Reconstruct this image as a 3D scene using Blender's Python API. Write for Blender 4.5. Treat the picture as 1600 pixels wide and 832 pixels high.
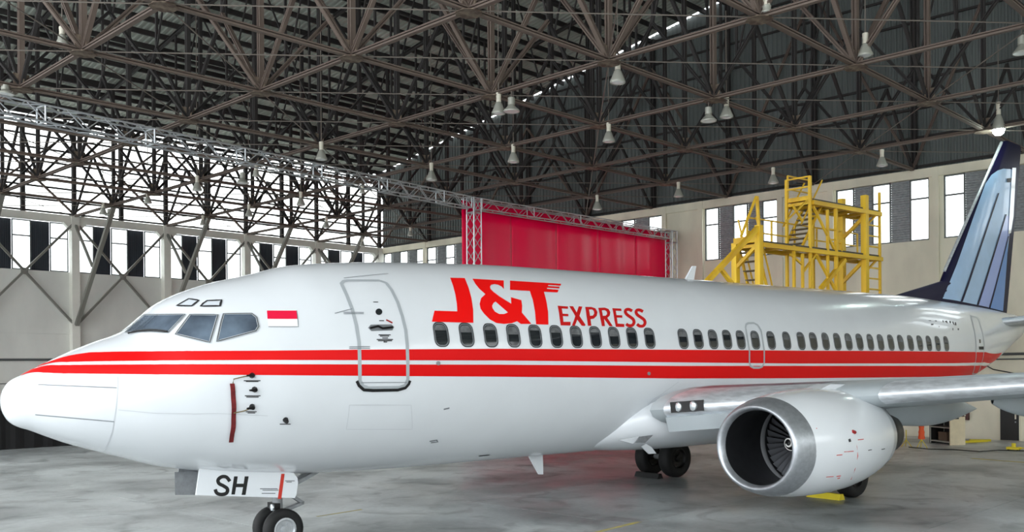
import bpy, bmesh, math, random
import numpy as np
from mathutils import Matrix, Vector

random.seed(7)
for o in list(bpy.data.objects):
    bpy.data.objects.remove(o)
scene = bpy.context.scene
col = scene.collection

# ------------------------------------------------------------------ camera
# World: X runs along the left wall towards the back wall, Y towards the left wall, Z up; camera above the origin.
F, CY, HY, ROLL, CH = 1480.0, 570.78, 0.7735, -0.007, 3.056
cam_d = bpy.data.cameras.new('camera')
cam = bpy.data.objects.new('camera', cam_d)
col.objects.link(cam)
cam_d.sensor_width = 36.0
cam_d.lens = F / 1600 * 36
cam_d.shift_y = (CY - 416) / 1600
cam_d.clip_end = 600
cam.matrix_world = Matrix.Translation((0, 0, CH)) @ Matrix.Rotation(HY - math.pi / 2, 4, 'Z') @ Matrix.Rotation(math.pi / 2, 4, 'X') @ Matrix.Rotation(ROLL, 4, 'Z')
scene.camera = cam

# ------------------------------------------------------------------ light: an overcast sky through the open front and the glazing
world = bpy.data.worlds.new('overcast_sky')
scene.world = world
world.use_nodes = True
wn = world.node_tree.nodes
bg = wn['Background']
bg.inputs[0].default_value = (0.93, 0.97, 1.0, 1)
bg.inputs[1].default_value = 1.9
scene.view_settings.view_transform = 'Standard'
scene.view_settings.look = 'None'
scene.view_settings.gamma = 1.0
scene.view_settings.use_curve_mapping = False
scene.view_settings.exposure = 1.22

# ------------------------------------------------------------------ materials
def lin(c):
    return tuple((v / 255 / 12.92) if v / 255 <= 0.04045 else ((v / 255 + 0.055) / 1.055) ** 2.4 for v in c) + (1,)

MATS = {}
def mat(name, rgb, rough=0.5, metal=0.0, noise=0.0, scale=3.0, bump=0.0, bscale=40.0, coat=0.0, rgb2=None, stretch=None, detail=4):
    if name in MATS:
        return MATS[name]
    m = bpy.data.materials.new(name)
    m.use_nodes = True
    nt = m.node_tree
    b = nt.nodes['Principled BSDF']
    b.inputs['Base Color'].default_value = lin(rgb)
    b.inputs['Roughness'].default_value = rough
    b.inputs['Metallic'].default_value = metal
    if coat:
        b.inputs['Coat Weight'].default_value = coat
        b.inputs['Coat Roughness'].default_value = 0.06
    tc = None
    if noise > 0 or bump > 0:
        tc = nt.nodes.new('ShaderNodeTexCoord')
        mp = nt.nodes.new('ShaderNodeMapping')
        nt.links.new(tc.outputs['Object'], mp.inputs[0])
        if stretch:
            mp.inputs['Scale'].default_value = stretch
    if noise > 0:
        n = nt.nodes.new('ShaderNodeTexNoise')
        n.inputs['Scale'].default_value = scale
        n.inputs['Detail'].default_value = detail
        nt.links.new(mp.outputs[0], n.inputs['Vector'])
        r = nt.nodes.new('ShaderNodeValToRGB')
        r.color_ramp.elements[0].position = 0.35
        r.color_ramp.elements[1].position = 0.65
        c = lin(rgb)
        d = lin(rgb2) if rgb2 else tuple(v * (1 - noise) for v in c[:3]) + (1,)
        r.color_ramp.elements[0].color = d
        r.color_ramp.elements[1].color = c
        nt.links.new(n.outputs[0], r.inputs[0])
        nt.links.new(r.outputs[0], b.inputs['Base Color'])
    if bump > 0:
        n2 = nt.nodes.new('ShaderNodeTexNoise')
        n2.inputs['Scale'].default_value = bscale
        nt.links.new(mp.outputs[0], n2.inputs['Vector'])
        bp = nt.nodes.new('ShaderNodeBump')
        bp.inputs['Strength'].default_value = bump
        bp.inputs['Distance'].default_value = 0.02
        nt.links.new(n2.outputs[0], bp.inputs['Height'])
        nt.links.new(bp.outputs[0], b.inputs['Normal'])
    MATS[name] = m
    return m

def emit(name, rgb, s):
    m = bpy.data.materials.new(name)
    m.use_nodes = True
    b = m.node_tree.nodes['Principled BSDF']
    b.inputs['Emission Color'].default_value = lin(rgb)
    b.inputs['Emission Strength'].default_value = s
    return m

def shader2(name, a, b, fac):
    m = bpy.data.materials.new(name)
    m.use_nodes = True
    nt = m.node_tree
    nt.nodes.clear()
    out = nt.nodes.new('ShaderNodeOutputMaterial')
    mx = nt.nodes.new('ShaderNodeMixShader')
    mx.inputs[0].default_value = fac
    s = []
    for kind, c, rough in (a, b):
        n = nt.nodes.new(kind)
        n.inputs[0].default_value = c
        if rough is not None:
            n.inputs['Roughness'].default_value = rough
        s.append(n)
    nt.links.new(s[0].outputs[0], mx.inputs[1])
    nt.links.new(s[1].outputs[0], mx.inputs[2])
    nt.links.new(mx.outputs[0], out.inputs[0])
    return m

M_paint = mat('white_aircraft_paint', (224, 228, 232), 0.22, coat=0.5, noise=0.03, scale=1.2)
M_red = mat('red_aircraft_paint', (222, 0, 4), 0.5)
M_lettering = mat('red_lettering_paint', (240, 6, 4), 0.6)
M_express = mat('dark_red_lettering', (196, 18, 18), 0.6)
M_navy = mat('navy_paint', (16, 13, 50), 0.5)
M_blue1 = mat('pale_blue_paint', (163, 196, 232), 0.3, coat=0.3, noise=0.08, scale=2)
M_blue2 = mat('periwinkle_paint', (146, 166, 226), 0.3, coat=0.3)
M_blue3 = mat('mid_blue_paint', (66, 128, 200), 0.3, coat=0.3)
M_greyp = mat('grey_outline_paint', (168, 174, 178), 0.45)
M_seam = mat('panel_seam', (120, 125, 130), 0.6)
M_fseam = mat('faint_panel_seam', (196, 200, 204), 0.6)
M_dark = mat('dark_rubber', (16, 16, 17), 0.7, noise=0.3, scale=8)
M_black = mat('black_paint', (8, 8, 9), 0.5)
M_text = mat('stencil_black', (40, 40, 42), 0.6)
M_glass = mat('window_glass_dark', (30, 34, 38), 0.06, coat=0.3)
M_cglass = mat('cockpit_glass', (118, 134, 152), 0.06, metal=0.25, noise=0.4, scale=1.6, rgb2=(74, 84, 98), coat=0.6)
M_wframe = mat('window_surround_metal', (128, 132, 136), 0.4, metal=0.3)
M_pane_top = mat('window_shade', (112, 114, 116), 0.6, noise=0.5, scale=9)
M_alu = mat('bare_aluminium', (222, 227, 232), 0.38, metal=0.45, noise=0.25, scale=5, stretch=(1, 1, 4))
M_lip = mat('inlet_lip_metal', (176, 180, 185), 0.38, metal=0.75, noise=0.15, scale=14)
M_wgrey = mat('wing_grey_paint', (176, 184, 188), 0.4, noise=0.08, scale=1.5)
M_stain = mat('stained_leading_edge', (160, 150, 160), 0.4, metal=0.5, noise=0.5, scale=3, rgb2=(112, 92, 108))
M_inlet = mat('inlet_liner', (34, 35, 38), 0.5, metal=0.3, noise=0.3, scale=6)
M_blade = mat('fan_blade_titanium', (128, 130, 136), 0.4, metal=0.7)
M_hot = mat('exhaust_metal', (44, 43, 44), 0.45, metal=0.7, noise=0.3)
M_strut = mat('gear_grey', (150, 153, 156), 0.4, metal=0.3, noise=0.2, scale=12)
M_rim = mat('wheel_rim', (190, 194, 198), 0.35, metal=0.5, noise=0.15, scale=15)
M_ribbon = mat('red_ribbon', (196, 54, 40), 0.7)
M_streamer = mat('maroon_streamer', (120, 28, 30), 0.8, noise=0.3, scale=10)

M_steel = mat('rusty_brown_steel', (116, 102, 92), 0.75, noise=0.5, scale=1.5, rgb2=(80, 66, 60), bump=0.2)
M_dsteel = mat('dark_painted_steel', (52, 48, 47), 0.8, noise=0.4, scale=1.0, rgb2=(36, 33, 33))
M_rod = mat('tie_rod_steel', (120, 112, 104), 0.6, metal=0.3)
M_gusset = mat('gusset_plate_paint', (132, 118, 102), 0.8, noise=0.5, scale=6, rgb2=(80, 64, 54))
M_roof = mat('roof_sheet', (196, 202, 192), 0.7, noise=0.3, scale=0.5)
M_clad = mat('grey_wall_cladding', (100, 106, 104), 0.7, noise=0.25, scale=0.6, stretch=(1, 1, 0.15))
M_conc = mat('painted_concrete_wall', (226, 226, 219), 0.8, noise=0.16, scale=0.5, bump=0.15, bscale=8, detail=8, stretch=(1, 1, 0.5))
M_concb = mat('cream_concrete_wall', (236, 230, 208), 0.8, noise=0.22, scale=0.6, bump=0.15, bscale=8, detail=8, stretch=(1, 1, 0.5))
M_col = mat('concrete_column_paint', (228, 226, 216), 0.75, noise=0.1, scale=1.2)
M_louv = mat('dark_louvre', (52, 58, 66), 0.6)
M_louvb = mat('grey_louvre', (176, 180, 182), 0.6, noise=0.3, scale=8)
M_wbar = mat('window_bar', (92, 96, 94), 0.6)
M_pane = shader2('clear_glazing', ('ShaderNodeBsdfTransparent', (0.95, 0.97, 0.97, 1), None), ('ShaderNodeBsdfGlossy', (1, 1, 1, 1), 0.1), 0.06)
M_trans = shader2('translucent_sheet', ('ShaderNodeBsdfTranslucent', (0.93, 0.94, 0.9, 1), None), ('ShaderNodeBsdfTransparent', (0.95, 0.96, 0.93, 1), None), 0.35)
M_silver = mat('truss_aluminium', (196, 200, 204), 0.35, metal=0.7)
M_curtain = mat('crimson_vinyl', (246, 0, 70), 0.3, bump=0.1, bscale=0.8)
M_yellow = mat('yellow_stand_paint', (250, 208, 48), 0.5, noise=0.25, scale=2.0, rgb2=(214, 164, 34))
M_plank = mat('weathered_plank', (96, 90, 80), 0.8, noise=0.4, scale=3)
M_treadm = mat('worn_tread_metal', (120, 104, 70), 0.6, noise=0.3, scale=5)
M_lampw = mat('lamp_ballast_white', (222, 216, 200), 0.5, noise=0.12, scale=10)
M_lampr = mat('lamp_reflector_grey', (168, 168, 158), 0.4, metal=0.2)
M_lampi = mat('lamp_lens', (240, 242, 240), 0.3)
M_cream = mat('cream_cabinet_paint', (222, 208, 176), 0.6, noise=0.1, scale=4)
M_orange = mat('orange_vinyl', (226, 84, 30), 0.6)
M_redp = mat('red_metal_paint', (150, 26, 28), 0.5)
M_door = mat('dark_door_paint', (28, 27, 26), 0.5, noise=0.2, scale=5)
M_stage = mat('black_stage_skirt', (26, 26, 27), 0.9, noise=0.3, scale=2)
M_yline = mat('yellow_floor_paint', (198, 180, 80), 0.7, noise=0.4, scale=3, rgb2=(160, 156, 130))
M_chock = mat('yellow_chock', (216, 196, 40), 0.6)
M_pipe = mat('grey_pipe', (88, 90, 90), 0.5)
M_bulb = emit('lit_lamp_bulb', (225, 255, 245), 30)

# concrete floor: patchy, worn, slightly polished
def floor_mat():
    m = bpy.data.materials.new('worn_concrete_floor')
    m.use_nodes = True
    nt = m.node_tree
    b = nt.nodes['Principled BSDF']
    geo = nt.nodes.new('ShaderNodeNewGeometry')
    def noise(s, d, dist=0.0):
        n = nt.nodes.new('ShaderNodeTexNoise')
        n.inputs['Scale'].default_value = s
        n.inputs['Detail'].default_value = d
        n.inputs['Distortion'].default_value = dist
        nt.links.new(geo.outputs['Position'], n.inputs['Vector'])
        return n
    def ramp(n, p0, c0, p1, c1):
        r = nt.nodes.new('ShaderNodeValToRGB')
        r.color_ramp.elements[0].position = p0
        r.color_ramp.elements[1].position = p1
        r.color_ramp.elements[0].color = c0
        r.color_ramp.elements[1].color = c1
        nt.links.new(n.outputs[0], r.inputs[0])
        return r
    a = ramp(noise(0.28, 8, 0.6), 0.38, lin((146, 150, 150)), 0.62, lin((200, 205, 205)))
    s = ramp(noise(0.9, 10, 1.2), 0.52, (1, 1, 1, 1), 0.72, (0.55, 0.55, 0.55, 1))
    f = ramp(noise(9, 6), 0.3, (0.86, 0.86, 0.86, 1), 0.7, (1, 1, 1, 1))
    m1 = nt.nodes.new('ShaderNodeMixRGB'); m1.blend_type = 'MULTIPLY'; m1.inputs[0].default_value = 1
    m2 = nt.nodes.new('ShaderNodeMixRGB'); m2.blend_type = 'MULTIPLY'; m2.inputs[0].default_value = 1
    nt.links.new(a.outputs[0], m1.inputs[1]); nt.links.new(s.outputs[0], m1.inputs[2])
    nt.links.new(m1.outputs[0], m2.inputs[1]); nt.links.new(f.outputs[0], m2.inputs[2])
    nt.links.new(m2.outputs[0], b.inputs['Base Color'])
    r = ramp(noise(0.7, 6), 0.35, (0.3, 0.3, 0.3, 1), 0.7, (0.55, 0.55, 0.55, 1))
    nt.links.new(r.outputs[0], b.inputs['Roughness'])
    bp = nt.nodes.new('ShaderNodeBump'); bp.inputs['Strength'].default_value = 0.08; bp.inputs['Distance'].default_value = 0.02
    nt.links.new(noise(14, 4).outputs[0], bp.inputs['Height'])
    nt.links.new(bp.outputs[0], b.inputs['Normal'])
    return m
M_floor = floor_mat()
M_joint = mat('slab_joint_filler', (70, 72, 72), 0.9)
M_apron = mat('apron_concrete', (170, 172, 170), 0.8, noise=0.15, scale=0.2)

for m_ in (M_red, M_lettering, M_express, M_navy, M_curtain):
    m_.node_tree.nodes['Principled BSDF'].inputs['Specular IOR Level'].default_value = 0.25

# ------------------------------------------------------------------ object helpers
def link(o, parent=None):
    col.objects.link(o)
    if parent is not None:
        o.parent = parent
    return o

def tag(o, label=None, cat=None, group=None, kind=None):
    if label: o['label'] = label
    if cat: o['category'] = cat
    if group: o['group'] = group
    if kind: o['kind'] = kind
    return o

def empty(name, loc=(0, 0, 0), rz=0.0):
    o = bpy.data.objects.new(name, None)
    o.empty_display_size = 0.2
    o.location = loc
    o.rotation_euler = (0, 0, rz)
    return link(o)

class MB:
    """collects shapes; build() links them as one mesh object"""
    def __init__(s):
        s.v, s.f = [], []
    def add(s, vs, fs):
        k = len(s.v)
        s.v += [tuple(v) for v in vs]
        s.f += [tuple(i + k for i in f) for f in fs]
        return s
    def box(s, c, d, mtx=None):
        x, y, z = d[0] / 2, d[1] / 2, d[2] / 2
        vs = [Vector((sx * x, sy * y, sz * z)) for sx in (-1, 1) for sy in (-1, 1) for sz in (-1, 1)]
        if mtx is not None:
            vs = [mtx @ v for v in vs]
        vs = [v + Vector(c) for v in vs]
        return s.add(vs, [(0, 1, 3, 2), (4, 6, 7, 5), (0, 4, 5, 1), (2, 3, 7, 6), (0, 2, 6, 4), (1, 5, 7, 3)])
    def bar(s, a, b, w, h=None):
        a, b = Vector(a), Vector(b)
        return s.box((a + b) / 2, ((b - a).length, w, h or w), frame(a, b).to_3x3())
    def tube(s, pts, r, n=8, caps=True):
        pts = [Vector(p) for p in pts]
        rs = r if isinstance(r, (list, tuple)) else [r] * len(pts)
        k = len(s.v)
        for i, p in enumerate(pts):
            t = (pts[min(i + 1, len(pts) - 1)] - pts[max(i - 1, 0)]).normalized()
            up = Vector((0, 0, 1)) if abs(t.z) < 0.95 else Vector((1, 0, 0))
            u = t.cross(up).normalized(); w = u.cross(t)
            for j in range(n):
                a = 2 * math.pi * j / n
                s.v.append(tuple(p + (u * math.cos(a) + w * math.sin(a)) * rs[i]))
        for i in range(len(pts) - 1):
            for j in range(n):
                s.f.append((k + i * n + j, k + i * n + (j + 1) % n, k + (i + 1) * n + (j + 1) % n, k + (i + 1) * n + j))
        if caps:
            s.f.append(tuple(k + j for j in reversed(range(n))))
            e = k + (len(pts) - 1) * n
            s.f.append(tuple(e + j for j in range(n)))
        return s
    def lathe(s, prof, n=24, mtx=None):
        """prof: (r, h) pairs turned about local Z"""
        k = len(s.v)
        for r, h in prof:
            for j in range(n):
                a = 2 * math.pi * j / n
                v = Vector((r * math.cos(a), r * math.sin(a), h))
                if mtx is not None:
                    v = mtx @ v
                s.v.append(tuple(v))
        for i in range(len(prof) - 1):
            for j in range(n):
                s.f.append((k + i * n + j, k + i * n + (j + 1) % n, k + (i + 1) * n + (j + 1) % n, k + (i + 1) * n + j))
        return s
    def prism(s, poly, d):
        """poly: list of 3D points (planar); extruded by vector d"""
        n = len(poly); d = Vector(d)
        vs = [Vector(p) for p in poly] + [Vector(p) + d for p in poly]
        fs = [tuple(reversed(range(n))), tuple(range(n, 2 * n))] + [(i, (i + 1) % n, n + (i + 1) % n, n + i) for i in range(n)]
        return s.add(vs, fs)
    def grid(s, rows, close=False):
        k = len(s.v); m = len(rows[0])
        for r in rows:
            s.v += [tuple(p) for p in r]
        for i in range(len(rows) - 1):
            for j in range(m if close else m - 1):
                s.f.append((k + i * m + j, k + i * m + (j + 1) % m, k + (i + 1) * m + (j + 1) % m, k + (i + 1) * m + j))
        return s
    def mesh(s, name, m, smooth=False, fix=True):
        me = bpy.data.meshes.new(name)
        me.from_pydata(s.v, [], s.f)
        if fix:
            bm = bmesh.new(); bm.from_mesh(me)
            bmesh.ops.recalc_face_normals(bm, faces=bm.faces)
            bm.to_mesh(me); bm.free()
        if smooth:
            me.polygons.foreach_set('use_smooth', [True] * len(me.polygons))
            if smooth != 'all':
                me.set_sharp_from_angle(angle=math.radians(40))
        me.materials.append(m)
        return me
    def build(s, name, m, parent=None, smooth=False, fix=True):
        return link(bpy.data.objects.new(name, s.mesh(name, m, smooth, fix)), parent)

def frame(a, b):
    """matrix whose X axis runs a -> b, Z as upright as possible, at the midpoint"""
    a, b = Vector(a), Vector(b)
    x = (b - a).normalized()
    up = Vector((0, 0, 1)) if abs(x.z) < 0.999 else Vector((0, 1, 0))
    y = up.cross(x).normalized(); z = x.cross(y)
    m = Matrix((x, y, z)).transposed().to_4x4()
    m.translation = (a + b) / 2
    return m

# unit-length profiles shared between alike members (length 1 along X)
def profile_mesh(name, poly, m):
    b = MB()
    b.prism([(-0.5, y, z) for y, z in poly], (1, 0, 0))
    return b.mesh(name, m)
def ibeam(w, h, t):
    return [(-w/2, -h/2), (w/2, -h/2), (w/2, -h/2+t), (t/2, -h/2+t), (t/2, h/2-t), (w/2, h/2-t), (w/2, h/2), (-w/2, h/2), (-w/2, h/2-t), (-t/2, h/2-t), (-t/2, -h/2+t), (-w/2, -h/2+t)]
def rect(w, h):
    return [(-w/2, -h/2), (w/2, -h/2), (w/2, h/2), (-w/2, h/2)]
def ngon(r, n=6):
    return [(r*math.cos(2*math.pi*i/n), r*math.sin(2*math.pi*i/n)) for i in range(n)]
def member(name, me, a, b, parent):
    o = bpy.data.objects.new(name, me)
    o.matrix_world = frame(a, b) @ Matrix.Diagonal(((Vector(b) - Vector(a)).length, 1, 1, 1))
    return link(o, parent)

# rays of the viewing direction used to survey where things stand (world frame)
def ray(x, y):
    u, v = x - 800, y - CY
    c, s = math.cos(ROLL), math.sin(ROLL)
    u, v = c*u + s*v, -s*u + c*v
    t, w = u / F, -v / F
    return Vector((math.cos(HY) + math.sin(HY)*t, math.sin(HY) - math.cos(HY)*t, w))
def at_z(x, y, z): r = ray(x, y); return r * ((z - CH) / r.z) + Vector((0, 0, CH))
def at_depth(x, y, d): return ray(x, y) * d + Vector((0, 0, CH))
def in_view(p, mx=120, my=120):
    d = Vector(p) - Vector((0, 0, CH))
    f = d.x*math.cos(HY) + d.y*math.sin(HY)
    if f < 1: return False
    u = 800 + F*(d.x*math.sin(HY) - d.y*math.cos(HY))/f; v = CY - F*d.z/f
    return -mx < u < 1600+mx and -my < v < 832+my

# ================================================================== THE HANGAR
XB, YL, YR, XF = 39.5, 51.0, -30.0, -8.0          # back wall, left wall, right wall, open front
ZB_ = 11.0                                         # bottom chord / top of the concrete beam
YRIDGE = 10.5
def zroof(y): return 15.9 + 0.166 * ((YL - y) if y >= YRIDGE else (y - YR))
XS = [XB - 5.0*i for i in range(9)]
YS = [11.05 + 4.38*k for k in range(-9, 9)] + [YL]

# ---- floor
floor = MB().box(((XF+XB)/2 - 0.5, (YL+YR)/2, -0.16), (XB-XF+2, YL-YR+1, 0.2)).build('floor', M_joint)
tag(floor, 'worn grey concrete hangar floor with slab joints', kind='structure')
slab_me = {}
ys_f = [YR] + YS[1:]
xs_f = [XF] + sorted(XS[:-1])
for i in range(len(xs_f)-1):
    for j in range(len(ys_f)-1):
        w, d = xs_f[i+1]-xs_f[i], ys_f[j+1]-ys_f[j]
        k = (round(w, 2), round(d, 2))
        if k not in slab_me:
            slab_me[k] = MB().box((0, 0, -0.04), (w-0.014, d-0.014, 0.08)).mesh('slab', M_floor)
        o = bpy.data.objects.new('slab', slab_me[k])
        o.location = ((xs_f[i]+xs_f[i+1])/2, (ys_f[j]+ys_f[j+1])/2, 0)
        link(o, floor)
def floor_strip(a, b, w):
    a, b = at_z(*a, 0), at_z(*b, 0)
    a.z = b.z = 0.003
    MB().bar(a, b, w, 0.004).build('floor_line', M_yline, floor)
floor_strip((910, 838), (1000, 816), 0.10)
floor_strip((1518, 717), (1610, 724), 0.22)
floor_strip((495, 808), (565, 797), 0.06)
apron = MB().box((-58, 10, -0.3), (100, 300, 0.4)).build('apron', M_apron)
tag(apron, 'pale concrete apron outside the open hangar front', kind='structure')
outg = MB().box((70, 10, -0.35), (60, 300, 0.4)).build('ground_behind', M_apron); tag(outg, 'pale ground outside behind the hangar', kind='structure')
outl = MB().box((16, 82, -0.35), (60, 60, 0.4)).build('ground_left', M_apron); tag(outl, 'pale ground outside beyond the left wall', kind='structure')

# ---- roof sheet and purlins
def corrugated_rows(x0, x1, step, dep):
    xs, n, i = [], int((x1-x0)/step), 0
    for i in range(n):
        a = x0 + i*step
        xs += [(a, 0), (a+step*0.4, 0), (a+step*0.55, dep), (a+step*0.85, dep)]
    return xs
b = MB()
cr = corrugated_rows(XF, XB+0.5, 0.27, 0.06)
b.grid([[(x, y, zroof(y) + 0.22 + d) for x, d in cr] for y in (YL+0.4, YRIDGE, YR-0.4)])
ceiling = b.build('ceiling', M_roof, fix=False)
tag(ceiling, 'dark corrugated sheet roof above the steel frame', kind='structure')
me_purlin = profile_mesh('purlin', [(-0.05, -0.11), (0.05, -0.11), (0.05, -0.09), (-0.03, -0.09), (-0.03, 0.11), (-0.05, 0.11)], M_dsteel)
y = YL - 0.2
while y > YR:
    if abs(y - YRIDGE) > 0.3:
        member('purlin', me_purlin, (XF, y, zroof(y)+0.11), (XB+0.3, y, zroof(y)+0.11), ceiling)
    y -= 1.15 if y > YRIDGE - 3 else 3.0

# ---- roof frame: bottom grid of chords, posts, steep web diagonals, tie rods
Z2 = 13.8                                          # upper layer of the truss grid
rf = empty('roof_frame')
tag(rf, 'brown steel roof trusses with tie rods spanning the hangar', kind='structure')
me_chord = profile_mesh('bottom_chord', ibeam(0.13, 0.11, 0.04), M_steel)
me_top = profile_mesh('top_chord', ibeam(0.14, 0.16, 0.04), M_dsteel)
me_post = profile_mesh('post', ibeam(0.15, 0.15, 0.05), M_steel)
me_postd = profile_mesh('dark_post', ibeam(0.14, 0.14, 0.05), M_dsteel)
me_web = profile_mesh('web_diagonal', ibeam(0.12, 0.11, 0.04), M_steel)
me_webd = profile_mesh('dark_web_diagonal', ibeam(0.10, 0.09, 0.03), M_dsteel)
me_rod = profile_mesh('tie_rod', ngon(0.017, 5), M_rod)
YV = [v for v in YS if v > -8]
for y in YV:
    if y < YL: member('bottom_chord', me_chord, (XF, y, ZB_), (XB, y, ZB_), rf)
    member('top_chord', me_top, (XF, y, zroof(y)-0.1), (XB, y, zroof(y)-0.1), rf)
for x in XS[1:]:
    member('bottom_chord', me_chord, (x, YV[0], ZB_), (x, YL, ZB_), rf)
    member('top_chord', me_top, (x, YRIDGE, zroof(YRIDGE)-0.1), (x, YL, zroof(YL)-0.1), rf)
    member('top_chord', me_top, (x, YV[0], zroof(YV[0])-0.1), (x, YRIDGE, zroof(YRIDGE)-0.1), rf)
gus = MB()
gus.add([(0.32*math.cos(k*math.pi/4+0.39), 0.32*math.sin(k*math.pi/4+0.39), z) for z in (-0.09, -0.07) for k in range(8)], [tuple(reversed(range(8))), tuple(range(8, 16))] + [(i, (i+1) % 8, 8+(i+1) % 8, 8+i) for i in range(8)])
gus.box((0, 0, 0.16), (0.42, 0.03, 0.44)).box((0, 0, 0.16), (0.03, 0.42, 0.44))
me_gus = gus.mesh('gusset', M_gusset)
webs = []
for i, x in enumerate(XS):
    for j, y in enumerate(YV):
        n = Vector((x, y, ZB_))
        if x < XB and y < YL:
            if in_view(n, 200, 200) or in_view((x, y, ZB_+4), 100, 100):
                o = bpy.data.objects.new('gusset', me_gus); o.location = n; link(o, rf)
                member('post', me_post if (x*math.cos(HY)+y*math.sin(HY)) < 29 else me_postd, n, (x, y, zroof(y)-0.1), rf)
        if i+1 < len(XS):
            xm = x - 2.5
            for xe in (x, XS[i+1]):
                if y < YL: webs.append(((xe, y, ZB_), (xm, y, Z2)))
        if j+1 < len(YV) and x < XB:
            ym = (y+YV[j+1])/2
            for ye in (y, YV[j+1]):
                webs.append(((x, ye, ZB_), (x, ym, Z2)))
webs = [w for w in webs if any(in_view(Vector(w[0]).lerp(Vector(w[1]), t), 30, 30) for t in (0, .25, .5, .75))]
webs.sort(key=lambda w: (Vector(w[0])-Vector((0, 0, CH))).length)
for k, (a, c) in enumerate(webs):
    if k < 298:
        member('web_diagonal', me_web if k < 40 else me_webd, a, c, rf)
rest = MB()
for a, c in webs[298:]:
    rest.bar(a, c, 0.14, 0.12)
# secondary posts and bracing half-way between the nodes, too dense to tell apart
for i, x in enumerate(XS[1:]):
    for j in range(len(YV)-1):
        y0, y1 = YV[j], YV[j+1]; ym = (y0+y1)/2
        if y0 < 40 and in_view((x, ym, Z2), 80, 250):
            rest.bar((x, ym, Z2), (x, ym, zroof(ym)-0.1), 0.08)
            rest.bar((x, ym, Z2), (x, y0, zroof(y0)-0.1), 0.055)
            if i % 2 == 0:
                rest.bar((x-2.5, y0, Z2), (x-2.5, y0, zroof(y0)-0.1), 0.08)
                rest.bar((x-2.5, y0, Z2), (x-5, y0, zroof(y0)-0.1), 0.055)
o = rest.build('far_web_bracing', M_dsteel, rf, fix=False); tag(o, kind='stuff')
# tie rods across the bottom grid in both diagonal directions
def rod_line(i0, j0, dj):
    pts, i, j = [], i0, j0
    while 0 <= i < len(XS) and 0 <= j < len(YV):
        pts.append((XS[i], YV[j], ZB_-0.02)); i += 1; j += dj
    if len(pts) > 1 and any(in_view(p, 250, 250) for p in pts):
        for a, c in zip(pts[:-1], pts[1:]):
            if in_view(a, 200, 150) or in_view(c, 200, 150): member('tie_rod', me_rod, a, c, rf)
for j in range(len(YV)):
    rod_line(0, j, 1)
for i in range(1, len(XS)): rod_line(i, 0, 1)
for i in range(0, len(XS)):
    if i % 2 == 0: rod_line(i, len(YV)-1, -1)
for j in range(len(YV)-1):
    if j % 3 == 0: rod_line(0, j, -1)

# ---- windows and louvres
wcount = [0]
def wall_frame(origin, u, nrm):
    """columns: along the wall, outward normal, up"""
    m = Matrix((Vector(u), Vector(nrm), Vector((0, 0, 1)))).transposed().to_4x4()
    m.translation = origin
    return m
ZS, ZH = 8.07, 10.63
win_me = {}
def window(mtx, u0, u1):
    w = round(u1-u0, 2)
    if w not in win_me:
        f = MB()
        h = ZH-ZS; zt = ZS + h*0.68
        for uu in (0.025, w-0.025): f.box((uu, 0.1, ZS+h/2), (0.05, 0.08, h))
        for z in (ZS+0.03, ZH-0.03): f.box((w/2, 0.1, z), (w, 0.08, 0.06))
        f.box((w/2, 0.1, zt), (w, 0.06, 0.07))
        p1 = MB().box((w/2, 0.12, (ZS+zt)/2), (w-0.1, 0.012, zt-ZS-0.1))
        p2 = MB().box((w/2, 0.12, (ZH+zt)/2), (w-0.1, 0.012, ZH-zt-0.1))
        win_me[w] = (f.mesh('window_frame', M_wbar), p1.mesh('pane', M_pane), p2.mesh('pane', M_pane))
    wcount[0] += 1
    o = bpy.data.objects.new('window_%d' % wcount[0], win_me[w][0])
    o.matrix_world = mtx @ Matrix.Translation((u0, 0, 0)); link(o)
    tag(o, kind='structure')
    for me in win_me[w][1:]:
        link(bpy.data.objects.new('pane', me), o)
def louvre(mtx, u0, u1, parent, m, n):
    f = MB(); h = ZH-ZS; w = u1-u0
    f.box((w/2, 0.18, ZS+h/2), (w, 0.03, h))
    if n:
        for k in range(n):
            z = ZS + (k+0.5)*h/n
            f.box((w/2, 0.09, z), (w-0.02, 0.09, 0.012), Matrix.Rotation(math.radians(-38), 3, 'X'))
    else:
        for k in range(9):
            f.box(((k+0.5)*w/9, 0.15, ZS+h/2), (0.03, 0.03, h))
        f.box((w/2, 0.12, ZS+0.16), (w-0.06, 0.05, 0.03))
    o = f.build('louvre_panel', m, parent); o.matrix_world = mtx @ Matrix.Translation((u0, 0, 0))
def bay(mtx, u0, u1, parent, lm, n):
    w = (u1-u0)/5
    for k in range(5):
        a = u0 + k*w
        if k % 2 == 0: window(mtx, a, a+w)
        else: louvre(mtx, a, a+w, parent, lm, n)

# ---- left wall
wl = MB().box(((XF+XB)/2, YL+0.33, ZS/2-0.15), (XB-XF+1, 0.25, ZS+0.3)).box(((XF+XB)/2, YL+0.19, 4.97), (XB-XF, 0.06, 0.26)).build('wall_left', M_conc)
tag(wl, 'pale grey concrete left wall below a band of windows', kind='structure')
mL = wall_frame((0, YL+0.2, 0), (1, 0, 0), (0, 1, 0))
me_girt = profile_mesh('girt', rect(0.07, 0.09), M_dsteel)
me_brace = profile_mesh('wall_brace', ibeam(0.11, 0.1, 0.04), M_steel)
me_braceg = profile_mesh('grey_brace', ibeam(0.12, 0.11, 0.045), mat('grey_steel_paint', (140, 138, 130), 0.7, noise=0.25, scale=2))
me_wcol = profile_mesh('steel_column', ibeam(0.2, 0.2, 0.06), M_dsteel)
me_knee = profile_mesh('knee_brace', ibeam(0.2, 0.16, 0.06), MATS['grey_steel_paint'])
xl = sorted(XS)
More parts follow.
